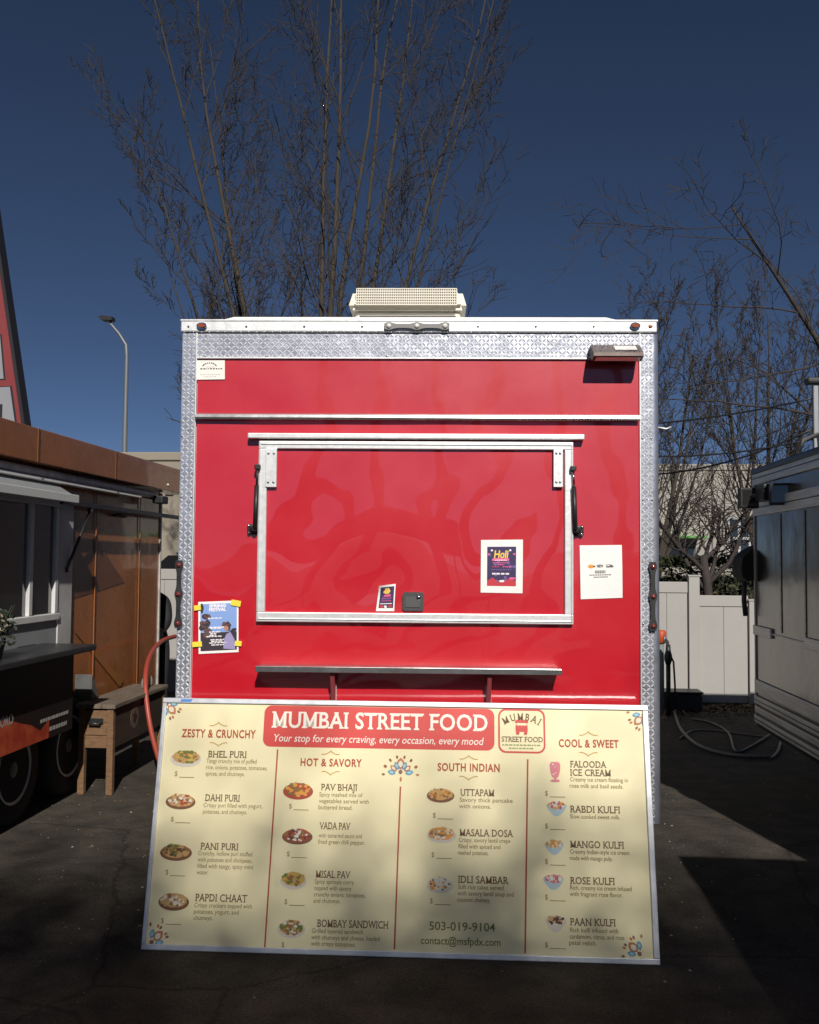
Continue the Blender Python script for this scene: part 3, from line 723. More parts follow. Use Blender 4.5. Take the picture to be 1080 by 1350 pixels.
    for key in 'zhsc':
        (hd, xa, xb, base, cap, xc), = secs[key]
        hm = MB(); line(hm, hd, xa, xb, base, cap, 0, bold=.028, space=1.12)
        up = (base-cap-9) if key != 'z' else base-cap-8
        flourish(hm, xc, up+3, False); flourish(hm, xc, base+8, True)
        HM = hm.build('section_heading', [IH, IG], M)
        for (ti, desc, dx, dy, dw, price) in items[key]:
            im = MB(); tm = MB(); pm = MB()
            if ti: line(tm, ti[0], ti[1], ti[2], ti[3], ti[4], 0, bold=.012, serif=True, space=1.05)
            for k, d in enumerate(desc):
                mx = max(len(q_) for q_ in desc); line(im, d, dx-k*.6, dx-k*.6+dw*len(d)/mx, dy+k*8.4, 5.2, 1, bold=.004)
            if price:
                line(pm, '$', price[0], price[0]+3.6, price[1], 6.0, 1)
                p0 = B(price[0]+6, price[1]+2); pm.box(p0[0], p0[0]+20*U, Y1-.0002, Y1, p0[1], p0[1]+.8*U, 1)
            [q_.build(n_, [IB, IT], M) for q_, n_ in ((tm, 'item_name'), (im, 'item_description'), (pm, 'price_line')) if q_.v]
    cm = MB(); line(cm, 'contact@msfpdx.com', 555, 660, 1244.5, 8.6, 0, bold=.01)
    cm.build('contact_line', flat('menu_green', (.17, .17, .03), .6), M); cm = MB()
    line(cm, '503-019-9104', 566, 653, 1226, 9.6, 0, bold=.008)
    cm.build('contact_line', [flat('menu_green', (.17, .17, .03), .6)], M)
    # dish pictures (printed)
    def dish(xc, yc, rx, ry, plate, foods, kind='plate', seed=0):
        rr = random.Random(seed); d = MB(); c = B(xc, yc); rx *= U; ry *= U
        if kind == 'glass':
            prof = [(-4, -12), (4, -12), (3.5, -11), (1, -10), (1, -8), (3, -6), (4.5, 0), (5, 8), (3.5, 11), (-3.5, 11), (-5, 8), (-4.5, 0), (-3, -6), (-1, -8), (-1, -10), (-3.5, -11)]
            d.add([(c[0]+a*U*rx/U/5, Y1, c[1]+b*U*ry/U/12) for a, b in prof], [(3, 4, 11+2-0, 14)] if False else [tuple(range(16))], 0)
            for k in range(14): a, b = rr.uniform(-3, 3), rr.uniform(-4, 9); d.add([(c[0]+u, Y2, c[1]+v) for u, v in blob(a*U, b*U, 1.4*U, 1.1*U, 7, .3, k)], [tuple(range(7))], rr.choice([1, 2]))
            d.add([(c[0]+u, Y3, c[1]-11.5*U+v) for u, v in blob(0, 0, 6*U, 1.8*U, 12, .05, 3)], [tuple(range(12))], 1)
        else:
            if kind == 'bowl':
                n = 20
                pts = [(c[0]+rx*cos(t*pi/n), c[1]+ry*.45*sin(t*pi/n)+ry*.3) for t in range(n+1)]+[(c[0]-rx*cos(t*pi/n)*(1-.35*sin(t*pi/n)), c[1]+ry*.3-ry*1.15*sin(t*pi/n)) for t in range(1, n)]
                d.add([(a, Y1, b) for a, b in pts], [tuple(range(len(pts)))], 0); fc = (c[0], c[1]+ry*.38); fr = (rx*.85, ry*.40)
            else:
                d.add([(c[0]+a, Y1, c[1]-ry*.12+b) for a, b in blob(0, 0, rx, ry*.85, 24, 0)], [tuple(range(24))], 0); fc = (c[0], c[1]+ry*.08); fr = (rx*.86, ry*.72)
            d.add([(fc[0]+a, Y2, fc[1]+b) for a, b in blob(0, 0, fr[0], fr[1], 22, .06, seed)], [tuple(range(22))], 1)
            for k in range(60):
                t = rr.uniform(0, 2*pi); q = rr.random()**.5*.92; e = .13*rr.uniform(.6, 1.3)
                d.add([(fc[0]+fr[0]*q*cos(t)+a, Y3-.00001*k, fc[1]+fr[1]*q*sin(t)+b) for a, b in blob(0, 0, rx*e, ry*e*1.2, 6, .35, k)], [tuple(range(6))], 1+rr.randrange(len(foods)))
        d.build('dish_picture', [plate]+foods, M)
    fc = lambda n, c: flat('food_'+n, c, .6)
    tan, brn, dk, grn, rd, yel, wht = fc('tan', (.55, .33, .12)), fc('brown', (.30, .13, .04)), fc('dark', (.10, .04, .02)), fc('green', (.14, .20, .03)), fc('red', (.40, .06, .03)), fc('yellow', (.62, .40, .08)), fc('white', (.72, .68, .58))
    clay, porc, blue, wood = fc('clay', (.36, .14, .05)), fc('china', (.66, .60, .52)), fc('bluebowl', (.42, .55, .60)), fc('wood', (.20, .08, .035))
    pink, pinkd, org = fc('pink', (.70, .22, .25)), fc('rose', (.50, .12, .16)), fc('orange', (.75, .32, .05))
    dish(245, 999, 21, 12, porc, [tan, yel, brn, tan, grn], seed=1); dish(238, 1056, 20, 11, wood, [tan, brn, wht, rd], seed=2)
    dish(232, 1123, 21, 11.5, wood, [tan, brn, grn, yel, dk], seed=3); dish(229, 1188, 20, 12, wood, [tan, wht, brn, tan], seed=4)
    dish(393, 1042, 20, 12, rd, [rd, brn, org, grn], seed=5); dish(392, 1102, 20, 11, wood, [rd, brn, wht, dk], seed=6)
    dish(387, 1160, 17, 12, porc, [yel, grn, brn, tan], seed=7); dish(384, 1224, 18, 12, porc, [tan, brn, grn, wht], seed=8)
    dish(581, 1048, 18, 10, wood, [tan, org, brn], seed=9); dish(582, 1100, 19, 11, porc, [org, tan, brn, wht], seed=10); dish(580, 1166, 17, 11, porc, [wht, wht, org, brn], seed=11)
    dish(732, 1017, 7, 13, pink, [pink, wht, pinkd], 'glass', seed=12)
    dish(734, 1066, 13, 11, blue, [org, wht, pinkd], 'bowl', seed=16)
    dish(731, 1117, 12, 11, blue, [org, yel, wht], 'bowl', seed=13); dish(730, 1163, 13, 11, blue, [pink, wht, pinkd], 'bowl', seed=14); dish(733, 1218, 13, 12, porc, [wht, dk, tan], 'bowl', seed=15)
    # floral ornaments
    oc = [flat('orn_blue', (.12, .32, .50), .6), flat('orn_teal', (.35, .58, .60), .6), flat('orn_rust', (.50, .20, .08), .6), flat('orn_brown', (.25, .12, .08), .6), flat('orn_cream', (.78, .70, .55), .6)]
    def petal(mb, c, ang, r0_, r1_, wd, mi, y):
        d = Vector((cos(ang), sin(ang))); nn = Vector((-d.y, d.x)); c = Vector(c); out = []
        for k in range(7): t = k/6; out.append(c+d*(r0_+(r1_-r0_)*t)+nn*wd*sin(pi*t)**.8)
        for k in range(5, 0, -1): t = k/6; out.append(c+d*(r0_+(r1_-r0_)*t)-nn*wd*sin(pi*t)**.8)
        mb.add([(p.x, y, p.y) for p in out], [tuple(range(len(out)))], mi)
    def motif(xc, yc, dirs, sc):
        o = MB(); c = B(xc, yc)
        for i, a in enumerate(dirs):
            big = (i == len(dirs)//2); a = radians(a); s_ = U*sc
            petal(o, c, a, 5*s_, (17 if big else 14)*s_, (4.2 if big else 2.6)*s_, 0 if i % 2 == 0 else 2, Y1)
            petal(o, c, a, 7*s_, (14 if big else 12)*s_, (2.6 if big else 1.4)*s_, 1 if i % 2 == 0 else 4, Y2)
            petal(o, c, a+.22, 16*s_, 20*s_, 1.2*s_, 3, Y1); petal(o, c, a-.22, 16*s_, 20*s_, 1.2*s_, 2, Y1)
        petal(o, c, radians(dirs[len(dirs)//2]), 0, 5*U*sc, 2.2*U*sc, 3, Y1)
        o.build('floral_ornament', oc, M)
    motif(528, 1021, (12, 40, 65, 90, 115, 140, 168), 1.25)
    pp = MB(); c = B(528.4, 1028); petal(pp, c, pi/2, -3*U, 4*U, 1.6*U, 0, Y1); pp.build('drop_ornament', oc[2], M)
    motif(217.5, 925.5, (-10, -45, -80), 1.3); motif(851, 940.5, (190, 225, 260), 1.25); motif(197, 1245, (80, 45, 10), 1.3); motif(846, 1260.5, (100, 135, 170), 1.25)
    return M
menu_board()

# ================================================================== THE LOT: side trailers, fence, things behind
class Frame:
    "a thing standing in the lot's own axes: x = across, y = into the picture"
    def __init__(s, name, lat, dep, **k):
        s.l, s.d = lat, dep; p = LV*lat+DV*dep
        s.o = empty(name, (p.x, p.y, 0), -LOT, **k)
    def put(s, mb, name, mats, parent=None):
        mb.v = [(x-s.l, y-s.d, z) for x, y, z in mb.v]
        return mb.build(name, mats, parent or s.o)
BROWN = mat('brown_gloss_paint', (.31, .112, .036), .25, coat=.55, coat_rough=.05, var=.12, vscale=3, bump=.008, bscale=1.3)
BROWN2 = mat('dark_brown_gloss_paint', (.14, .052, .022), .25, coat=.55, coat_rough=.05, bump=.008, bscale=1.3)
TRIMG = mat('worn_grey_aluminium', (.50, .48, .46), .4, metal=.3, var=.3, vscale=9)
PANELG = mat('grey_painted_panel', (.26, .27, .28), .45, var=.08, vscale=5)

def wheel(fr, lat, dep, sg, parent=None):
    wh = MB(); z = .36
    wh.lathe([(.20, -.10), (.33, -.105), (.355, -.08), (.36, -.05), (.36, .05), (.355, .08), (.33, .105), (.20, .10)], (lat, dep, z), 'x', 40)
    o = fr.put(wh, 'wheel', RUBBER)
    rm = MB()
    pr = [(.215, .098), (.222, .108), (.212, .112), (.195, .085), (.19, .04)]
    rm.lathe([(r, sg*h) for r, h in pr], (lat, dep, z), 'x', 40)
    fr.put(rm, 'rim_ring', mat('white_rim', (.70, .69, .67), .3, metal=.2), o)
    dk = MB(); x = lat+sg*.055
    n = 8                                                # spoked disc: hub + spokes
    dk.lathe([(.075, -.01), (.075, sg*.02), (.05, sg*.045), (.02, sg*.05)], (x, dep, z), 'x', 20)
    for k in range(n):
        a0 = 2*pi*k/n; d = Vector((0, cos(a0), sin(a0))); e = Vector((0, -sin(a0), cos(a0))); c = Vector((x, dep, z)); q = Vector((sg*.02, 0, 0))
        p = [c+d*.06-e*.025, c+d*.06+e*.025, c+d*.192+e*.042, c+d*.192-e*.042]
        dk.add([v+q for v in p]+[v-q*.5 for v in p], [(0, 1, 2, 3), (7, 6, 5, 4), (0, 4, 5, 1), (1, 5, 6, 2), (2, 6, 7, 3), (3, 7, 4, 0)])
    fr.put(dk, 'wheel_disc', mat('grey_wheel', (.20, .20, .205), .45, metal=.5), o)
    bk = MB(); bk.lathe([(.19, 0), (.19, -sg*.01)], (x-sg*.03, dep, z), 'x', 24); fr.put(bk, 'brake_drum', BLACK, o)

def brown_trailer():
    LF = -3.15; Y0, Y1 = 2.4, 8.88
    fr = Frame('food_trailer', LF-1.2, (Y0+Y1)/2, label='glossy brown food trailer with twin wheels and a raised window hatch, at left', cat='food trailer')
    def D(px, py=700, lat=LF): return side(px, py, lat)[0]
    def Z(px, py, lat=LF): return side(px, py, lat)[1]
    b = MB(); b.cham(LF-2.4, LF, Y0, Y1, .47, 2.50, .02); fr.put(b, 'body', BROWN)
    rf = MB(); rf.cham(LF-2.45, LF-.01, Y0-.05, Y1+.05, 2.502, 2.56, .02); fr.put(rf, 'roof', WHITE)
    fa = MB(); fa.cham(LF+.002, LF+.16, Y0, 9.21, 2.375, 2.605, .006); F_ = fr.put(fa, 'fascia', BROWN)
    for px in (50, 153):
        d = side(px, 600, LF+.16)[0]; s = MB(); s.cham(LF+.1605, LF+.166, d-.012, d+.012, 2.377, 2.603, .002); fr.put(s, 'seam_strip', mat('copper_strip', (.22, .09, .03), .35, metal=.3), F_)
    d, z = side(221, 639, LF+.16); s = MB(); s.lathe([(.012, 0), (.008, .01), (.002, .014)], (LF+.1605, d, z), 'x', 12); fr.put(s, 'marker_light', CLEAR, F_)
    # awning roller under the fascia
    zr = Z(0, 606, LF+.1), Z(0, 623, LF+.1)
    r = MB(); r.cham(LF+.002, LF+.11, Y0+.2, D(205, 650, LF+.1), zr[1]+.02, zr[0], .02); R_ = fr.put(r, 'awning_roller', TRIMG)
    r2 = MB(); r2.cham(LF+.07, LF+.125, Y0+.2, D(183, 660, LF+.1), zr[1]-.005, zr[1]+.018, .004); fr.put(r2, 'roller_lip', mat('pale_lip', (.75, .73, .70), .45), R_)
    # raised hatch: strip, panel, arm
    hz = Z(100, 660, LF+.22)
    hd = D(100, 660, LF+.22)
    hp = MB(); hp.prism([(LF+.004, hz+.16), (LF+.004, hz+.13), (LF+.215, hz+.005), (LF+.215, hz+.035)], Y0+.6, hd-.02, 'y'); Hh = fr.put(hp, 'window_hatch', PANELG)
    hs = MB(); hs.cham(LF+.2155, LF+.245, Y0+.6, hd, hz-.020, hz+.038, .004); fr.put(hs, 'hatch_edge', mat('pale_edge', (.62, .62, .60), .5), Hh)
    ar = MB(); ar.cham(LF+.10, LF+.13, hd+.002, D(236, 683, LF+.1), Z(200, 678, LF+.1)-.018, Z(200, 678, LF+.1)+.018, .004); fr.put(ar, 'awning_arm', DARKSTEEL)
    t0 = side(118, 672, LF+.1); t1 = side(86, 751, LF+.02)
    g = MB(); g.tube([(LF+.11, t0[0], t0[1]), (LF+.03, t1[0], t1[1])], .011, 10); g.cham(LF+.002, LF+.04, t1[0]-.02, t1[0]+.02, t1[1]-.02, t1[1]+.02, .006); g.cham(LF+.09, LF+.1295, t0[0]-.02, t0[0]+.02, t0[1]-.02, t0[1]+.02, .006); fr.put(g, 'gas_strut', BLACK, Hh)
    # window
    zt, zb = Z(36, 664), Z(36, 812)
    win = MB(); a, c = D(-160), D(74)
    for q in ((Y0+.8, c, zt, zt+.05), (Y0+.8, c, zb-.05, zb)): win.cham(LF+.002, LF+.045, *q, .006)
    for px, wd in ((36, .05), (70, .05), (-20, .05), (-90, .06)):
        d = D(px); win.cham(LF+.002, LF+.040, d-wd/2, d+wd/2, zb+.0005, zt-.0005, .006)
    Wn = fr.put(win, 'service_window', mat('pale_window_frame', (.66, .66, .65), .4, metal=.2, var=.1, vscale=5))
    for p0, p1 in ((36, 70), (-20, 36), (-90, -20)):
        gl = MB(); gl.box(LF+.004, LF+.014, D(p0)+.026, D(p1)-.026, zb+.001, zt-.001); fr.put(gl, 'pane', GLASS, Wn)
    jb = MB(); jb.cham(LF+.002, LF+.03, D(74)+.002, D(92), Z(83, 862), zt+.05, .006); fr.put(jb, 'door_post', mat('bare_steel_post', (.58, .57, .56), .4, metal=.3, var=.2, vscale=4))
    lp = MB(); lp.cham(LF+.002, LF+.022, Y0+.8, D(74), Z(40, 872), zb-.052, .005); fr.put(lp, 'window_apron', PANELG)
    vb = MB(); vb.cham(LF+.0222, LF+.03, D(22), D(46), Z(35, 865), Z(35, 850), .003); fr.put(vb, 'vent_slot', BLACK)
    # counter
    cz = Z(60, 866, LF+.42)
    ct = MB(); ct.cham(LF+.024, LF+.42, Y0+.4, D(128, 850, LF+.42), cz-.03, cz+.012, .008); CT = fr.put(ct, 'counter', mat('black_counter', (.03, .03, .032), .35, var=.2, vscale=6))
    # banner below the counter
    lb = LF+.30; d0, d1 = Y0+.5, D(96, 920, lb)
    zt2, zb2 = cz-.033, Z(60, 975, lb)
    bn = MB(); bn.box(lb-.012, lb, d0, d1, zb2, zt2)
    bm_ = mat('banner_black_red', (.012, .010, .010), .42, col2=(.030, .012, .010), vscale=2.2, thresh=(.45, .75))
    BN = fr.put(bn, 'banner', bm_)
    fl = MB(); rr = random.Random(4); n = 26; hts = [.10+.05*sin(k*.7)+.05*rr.random() for k in range(n+1)]
    for k in range(n):
        ya, yb = d0+(d1-.35-d0)*k/n, d0+(d1-.35-d0)*(k+1)/n
        fl.add([(lb+.0015, ya, zb2+.004), (lb+.0015, yb, zb2+.004), (lb+.0015, yb, zb2+hts[k+1]*1.25), (lb+.0015, ya, zb2+hts[k]*1.25)], [(0, 1, 2, 3)])
    fr.put(fl, 'flame_print', mat('flame_red', (.36, .04, .02), .45, col2=(.52, .11, .04), vscale=7, thresh=(.4, .65)), BN)
    tx = MB()
    t = MB(); word(t, 'HILLSBORO', 0, .36, 0, .058, 0, bold=.03)
    dS = D(17, 950, lb); tx.add([(lb+.0025-y, dS-.36+x, Z(10, 956, lb)+z) for x, y, z in t.v], t.f)
    bw_ = mat('banner_white', (.40, .38, .36), .5); fr.put(tx, 'lettering', bw_, BN)
    for (pa, pb, py, h) in ((53, 88, 948, .022), (65, 88, 962, .026)):
        tx = MB()
        y = D(pa, py, lb)
        while y < D(pb, py-6, lb):
            w2 = rr.uniform(.012, .04); tx.box(lb+.002, lb+.0025, y, y+w2, Z(pb, py-7, lb), Z(pb, py-7, lb)+h); y += w2+.010
        fr.put(tx, 'lettering', bw_, BN)
    # wall paint: dark triangle, light diagonal stripe, seams
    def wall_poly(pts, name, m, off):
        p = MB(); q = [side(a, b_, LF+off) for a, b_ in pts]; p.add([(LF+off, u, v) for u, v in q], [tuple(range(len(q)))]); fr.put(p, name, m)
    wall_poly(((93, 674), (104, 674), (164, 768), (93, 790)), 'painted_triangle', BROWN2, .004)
    wall_poly(((98, 832), (102, 832), (163, 898), (158, 906)), 'painted_stripe', mat('orange_brown_stripe', (.34, .13, .035), .35, coat=.5), .008)
    for px in (125, 183):
        d = D(px); s = MB(); s.cham(LF+.009, LF+.016, d-.008, d+.008, .50, 2.30, .002); fr.put(s, 'wall_seam', BROWN)
    cr = MB(); cr.cham(LF-.02, LF+.014, Y1-.02, Y1+.012, .48, 2.37, .005); fr.put(cr, 'corner_trim', TRIMG)
    d, z = side(209, 658, LF+.14); s = MB(); s.cham(LF+.09, LF+.19, d-.03, d+.13, z-.04, z+.03, .012); s.tube([(LF+.004, d-.05, z+.02), (LF+.12, d-.02, z)], .012, 8); fr.put(s, 'security_light', BLACK)
    d, z = side(163, 679, LF+.05); s = MB(); s.tube([(LF+.004, d-.12, z-.01), (LF+.05, d-.1, z), (LF+.05, d+.1, z), (LF+.004, d+.12, z-.01)], .012, 8); fr.put(s, 'grab_handle', BLACK)
    # wheels, fender
    for d in (6.02, 6.84): wheel(fr, LF-.03, d, 1)
    ch = MB(); ch.cham(LF-2.2, LF-.35, Y0+.2, Y1-.1, .30, .468, .01); fr.put(ch, 'chassis', BLACK)
    sk = MB(); d0_, z0_ = side(98, 905, LF+.02), 0
    sk.prism([(side(96, 900, LF)[0], .52), (side(96, 900, LF)[0], .86), (side(101, 898, LF)[0]+.05, .72), (side(101, 898, LF)[0]+.05, .52)], LF+.017, LF+.15, 'x'); fr.put(sk, 'step_box', mat('step_grey', (.09, .09, .09), .6, var=.3, vscale=8))
    return cz
CZ = brown_trailer()

def steel_trailer():
    LF = 2.30; Y0, Y1 = 4.15, 8.44
    fr = Frame('food_trailer', LF+1.1, (Y0+Y1)/2, label='mirror polished dark steel food trailer with grey band trim and black floodlights, at right', cat='food trailer')
    def Z(px, py, lat=LF): return side(px, py, lat)[1]
    MIR = mat('polished_dark_steel', (.17, .162, .158), .17, metal=.95, var=.10, vscale=2, bump=.010, bscale=1.6)
    BAND = mat('dull_band_aluminium', (.62, .61, .60), .42, metal=.35, var=.25, vscale=7, stretch=(1, .3, 5))
    b = MB(); b.cham(LF, LF+2.3, Y0, Y1, .34, 2.50, .015); fr.put(b, 'body', MIR)
    zs = lambda *p: [Z(1000, y) for y in p]
    for nm, (ya, yb), th in (('top_band', (623, 640), .022), ('upper_band', (660, 681), .020), ('skirt_band', (897, 914), .018), ('skirt_band', (918, 928), .024), ('skirt_band', (932, 940), .018), ('skirt_band', (944, 953), .024)):
        z1, z0 = Z(1000, ya-1), Z(1000, yb-1); m_ = MB(); m_.cham(LF-th, LF-.001, Y0-.001, Y1+.004, z0, z1, .004)
        o = fr.put(m_, nm, BAND)
        if th > .019:
            g = MB(); zc = (z0+z1)/2; g.box(LF-th-.0012, LF-th-.0002, Y0, Y1, zc-.006, zc+.004); fr.put(g, 'groove', DARKSTEEL, o)
    rf = MB(); rf.cham(LF-.03, LF+2.32, Y0-.02, Y1+.03, 2.502, 2.56, .015); fr.put(rf, 'roof', DARKSTEEL)
    for px0, px1 in ((996, 1019), (1064, 1140)):
        d1, d0 = side(px0, 832, LF)[0], side(px1, 840, LF)[0]; z = Z(1007, 832)
        m_ = MB(); m_.cham(LF-.02, LF-.001, max(d0, Y0), d1, z-.045, z+.035, .004); fr.put(m_, 'mid_trim', BAND)
    s = MB(); s.cham(LF-.010, LF-.001, side(1064, 840, LF)[0]+.002, side(1019, 832, LF)[0]-.002, Z(1007, 832)-.012, Z(1007, 832)-.002, .002); fr.put(s, 'seam_strip', BAND)
    cr = MB(); cr.cham(LF-.012, LF+.02, Y1-.015, Y1+.014, .36, 2.46, .004); fr.put(cr, 'corner_trim', mat('corner_aluminium', (.40, .37, .36), .4, metal=.4))
    for px in (1030, 1062):
        d = side(px, 740, LF)[0]; m_ = MB(); m_.cham(LF-.006, LF-.0005, d-.014, d+.014, Z(1000, 827), Z(1000, 682), .002)
        for k in range(9): m_.lathe([(.005, 0), (.003, -.004)], (LF-.0062, d, Z(1000, 827)+.04+k*.10), 'x', 6)
        fr.put(m_, 'panel_joint', mat('joint_steel', (.12, .115, .11), .3, metal=.8))
    # floodlights on the far corner
    d, z = side(1004, 650, LF-.1)
    j = MB(); j.cham(LF-.12, LF-.024, d-.12, d+.14, z-.065, z+.065, .01); J = fr.put(j, 'junction_box', BLACK)
    for dx, dd, ang in ((-.10, .17, 12), (.02, -.30, -20)):
        h = MB(); c = Vector((LF-.06+dx, d+dd, z-.03)); rot = Matrix.Rotation(radians(ang), 3, 'Z')
        q = MB(); q.cham(-.082, .082, -.035, .03, -.085, .085, .012); h.add([c+rot@Vector(v) for v in q.v], q.f)
        h.tube([c+rot@Vector((0, .03, 0)), Vector((LF-.06, d, z))], .022, 8)
        o = fr.put(h, 'floodlight', BLACK, J)
        h = MB(); q = MB(); q.box(-.064, .064, -.038, -.0352, -.064, .064); h.add([c+rot@Vector(v) for v in q.v], q.f); fr.put(h, 'lamp_glass', mat('lamp_glass', (.10, .10, .10), .08, metal=.8), J)
    # hooded exhaust vent on the end wall with hanging straps
    a0, zz1 = back(974, 722, 8.62); a1, zz0 = back(985, 762, 8.62)
    v = MB(); hd = [(LF+.05, zz1+.02), (LF-.04, zz1-.03), (LF-.10, zz1-.09), (a0-.02, zz0+.08), (a0-.01, zz0+.01), (LF-.06, zz0-.03), (LF+.05, zz0)]
    v.prism(hd, Y1+.016, Y1+.34, 'y'); V_ = fr.put(v, 'exhaust_hood', mat('black_canvas', (.012, .011, .012), .8, var=.3, vscale=10, bump=.008, bscale=6))
    v = MB(); v.tube([(LF-.05, Y1+.16, zz0-.02), (LF-.06, Y1+.15, zz0-.2), (LF-.045, Y1+.16, 1.28)], .022, 8); fr.put(v, 'drain_pipe', mat('dark_pipe', (.05, .04, .04), .5))
    for d in (5.2, 5.98): wheel(fr, LF+.12, d, -1)
    ch = MB(); ch.cham(LF+.3, LF+2.1, Y0+.2, Y1-.1, .22, .338, .01); fr.put(ch, 'chassis', BLACK)
    # mast with lamp on the roof
    return fr
ST = steel_trailer()

def mast():
    d, z0 = side(1076, 592, 2.40); z1 = side(1076, 506, 2.40)[1]
    fr = Frame('roof_mast', 2.40, d, label='short grey mast carrying overhead wires above the steel trailer roof', cat='mast')
    m = MB(); m.cham(2.38, 2.42, d-.02, d+.02, 2.561, z1, .006); fr.put(m, 'post', mat('galvanised', (.24, .25, .26), .5, metal=.4, var=.15, vscale=10))
    m = MB(); m.cham(2.33, 2.47, d-.05, d+.05, z1+.0005, z1+.045, .015); fr.put(m, 'wire_bracket', BLACK)
    m = MB(); c = [(2.30, d+.06, 2.575), (2.32, d+.02, 2.66), (2.42, d-.05, 2.70), (2.5, d-.3, 2.70)]; m.tube(c, .014, 10); fr.put(m, 'conduit', mat('pale_conduit', (.22, .22, .21), .5))
    P0 = LV*2.40+DV*d
    ends = [(1.0, 8.6, 2.98, z1-.10, .10), (.9, 8.0, 2.75, z1-.40, .16), (.95, 8.3, 2.62, z1-.32, .28)]
    wires = []
    for k, (x, y, z, zs, sag) in enumerate(ends):
        t = MB(); pts = []
        A = Vector((P0.x, P0.y, zs)); Bq = Vector((x, y, z))
        for i in range(15): q = i/14; p = A.lerp(Bq, q); p.z -= sag*4*q*(1-q)*.8; pts.append(p-A)
        t.tube(pts, .007, 6); o = t.build('overhead_wire', BLACK); o.location = A
        tag(o, ['highest of the three black wires from the mast towards the red trailer', 'deeply sagging black wire tied lowest on the mast post', 'long drooping black wire between the highest and the lowest one'][k], 'wire', 'wires running from the mast')
mast()

# lot furniture at left: wooden cooler cart
def cooler_cart():
    c0 = side(127, 1048, -2.88)[0]
    la, lb_, d0, d1, h = -3.02, -2.76, 6.86, 7.98, .665
    fr = Frame('wooden_cooler_cart', (la+lb_)/2, (d0+d1)/2, label='weathered wooden box on four legs with dark sides, beside the brown trailer', cat='cart')
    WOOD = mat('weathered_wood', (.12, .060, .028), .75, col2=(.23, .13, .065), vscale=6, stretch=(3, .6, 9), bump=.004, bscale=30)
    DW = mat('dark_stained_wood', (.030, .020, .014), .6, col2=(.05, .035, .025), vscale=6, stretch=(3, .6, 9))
    for x in (la+.022, lb_-.022):
        for y in (d0+.022, d1-.022):
            l = MB(); l.cham(x-.024, x+.024, y-.024, y+.024, .001, h-.03, .004); fr.put(l, 'leg', WOOD)
    zb = .34
    for k in range(3):
        z0 = zb+.002+k*(h-.045-zb)/3; f = MB(); f.cham(la+.048, lb_-.048, d0+.004, d0+.022, z0, z0+(h-.045-zb)/3-.004, .003); fr.put(f, 'end_board', WOOD)
    bx = MB()
    bx.box(la+.008, la+.03, d0+.05, d1-.05, zb, h-.035); bx.box(lb_-.028, lb_-.004, d0+.05, d1-.05, zb, h-.035); bx.box(la+.05, lb_-.05, d1-.03, d1-.01, zb, h-.035); bx.box(la+.031, lb_-.029, d0+.05, d1-.05, zb, zb+.015)
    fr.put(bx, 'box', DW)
    lid = MB()
    for k in range(3): w_ = (lb_-la+.05)/3; lid.cham(la-.025+k*w_, la-.025+(k+1)*w_-.003, d0-.02, d1+.02, h-.032, h, .004)
    fr.put(lid, 'lid', mat('grey_wood_lid', (.10, .075, .055), .75, col2=(.19, .15, .11), vscale=5, stretch=(8, .7, 3), bump=.003, bscale=25))
    hd = MB(); z = .535; hd.tube([(la+.09, d0+.003, z), (la+.09, d0-.035, z-.008), (lb_-.09, d0-.035, z-.008), (lb_-.09, d0+.003, z)], .009, 8); hd.cham(la+.075, lb_-.075, d0-.001, d0+.0035, z-.02, z+.025, .001); fr.put(hd, 'handle', DARKSTEEL)
    em = MB(); yc = (d0+d1)/2-.12; zc = .50
    pts = [(yc+.085*cos(2*pi*k/24), zc+.085*sin(2*pi*k/24)) for k in range(24)]; em.prism(pts, lb_-.0038, lb_-.002, 'x'); E = fr.put(em, 'round_emblem', mat('emblem_tan', (.11, .085, .06), .6))
    e2 = MB(); e2.prism([(yc+.05*cos(q)*(.6 if k % 2 else 1.25), zc+.05*sin(q)*(.6 if k % 2 else 1.25)) for k, q in enumerate([2*pi*i/10 for i in range(10)])], lb_-.0018, lb_-.0008, 'x'); fr.put(e2, 'emblem_mark', BLACK, E)
    for y in (d1-.28, d1-.10):
        bt = MB(); bt.lathe([(.014, h+.0005), (.017, h+.02), (.017, h+.06), (.009, h+.075), (.009, h+.085)], ((la+lb_)/2+.04, y, 0), 'z', 14)
        o = bt.build('bottle', mat('pale_bottle', (.16, .16, .15), .3)); p = LV*0; o.rotation_euler = (0, 0, -LOT)
        o['label'] = 'small pale bottle on the far end of the wooden box lid'; o['category'] = 'bottle'; o['group'] = 'bottles on the wooden box'
cooler_cart()

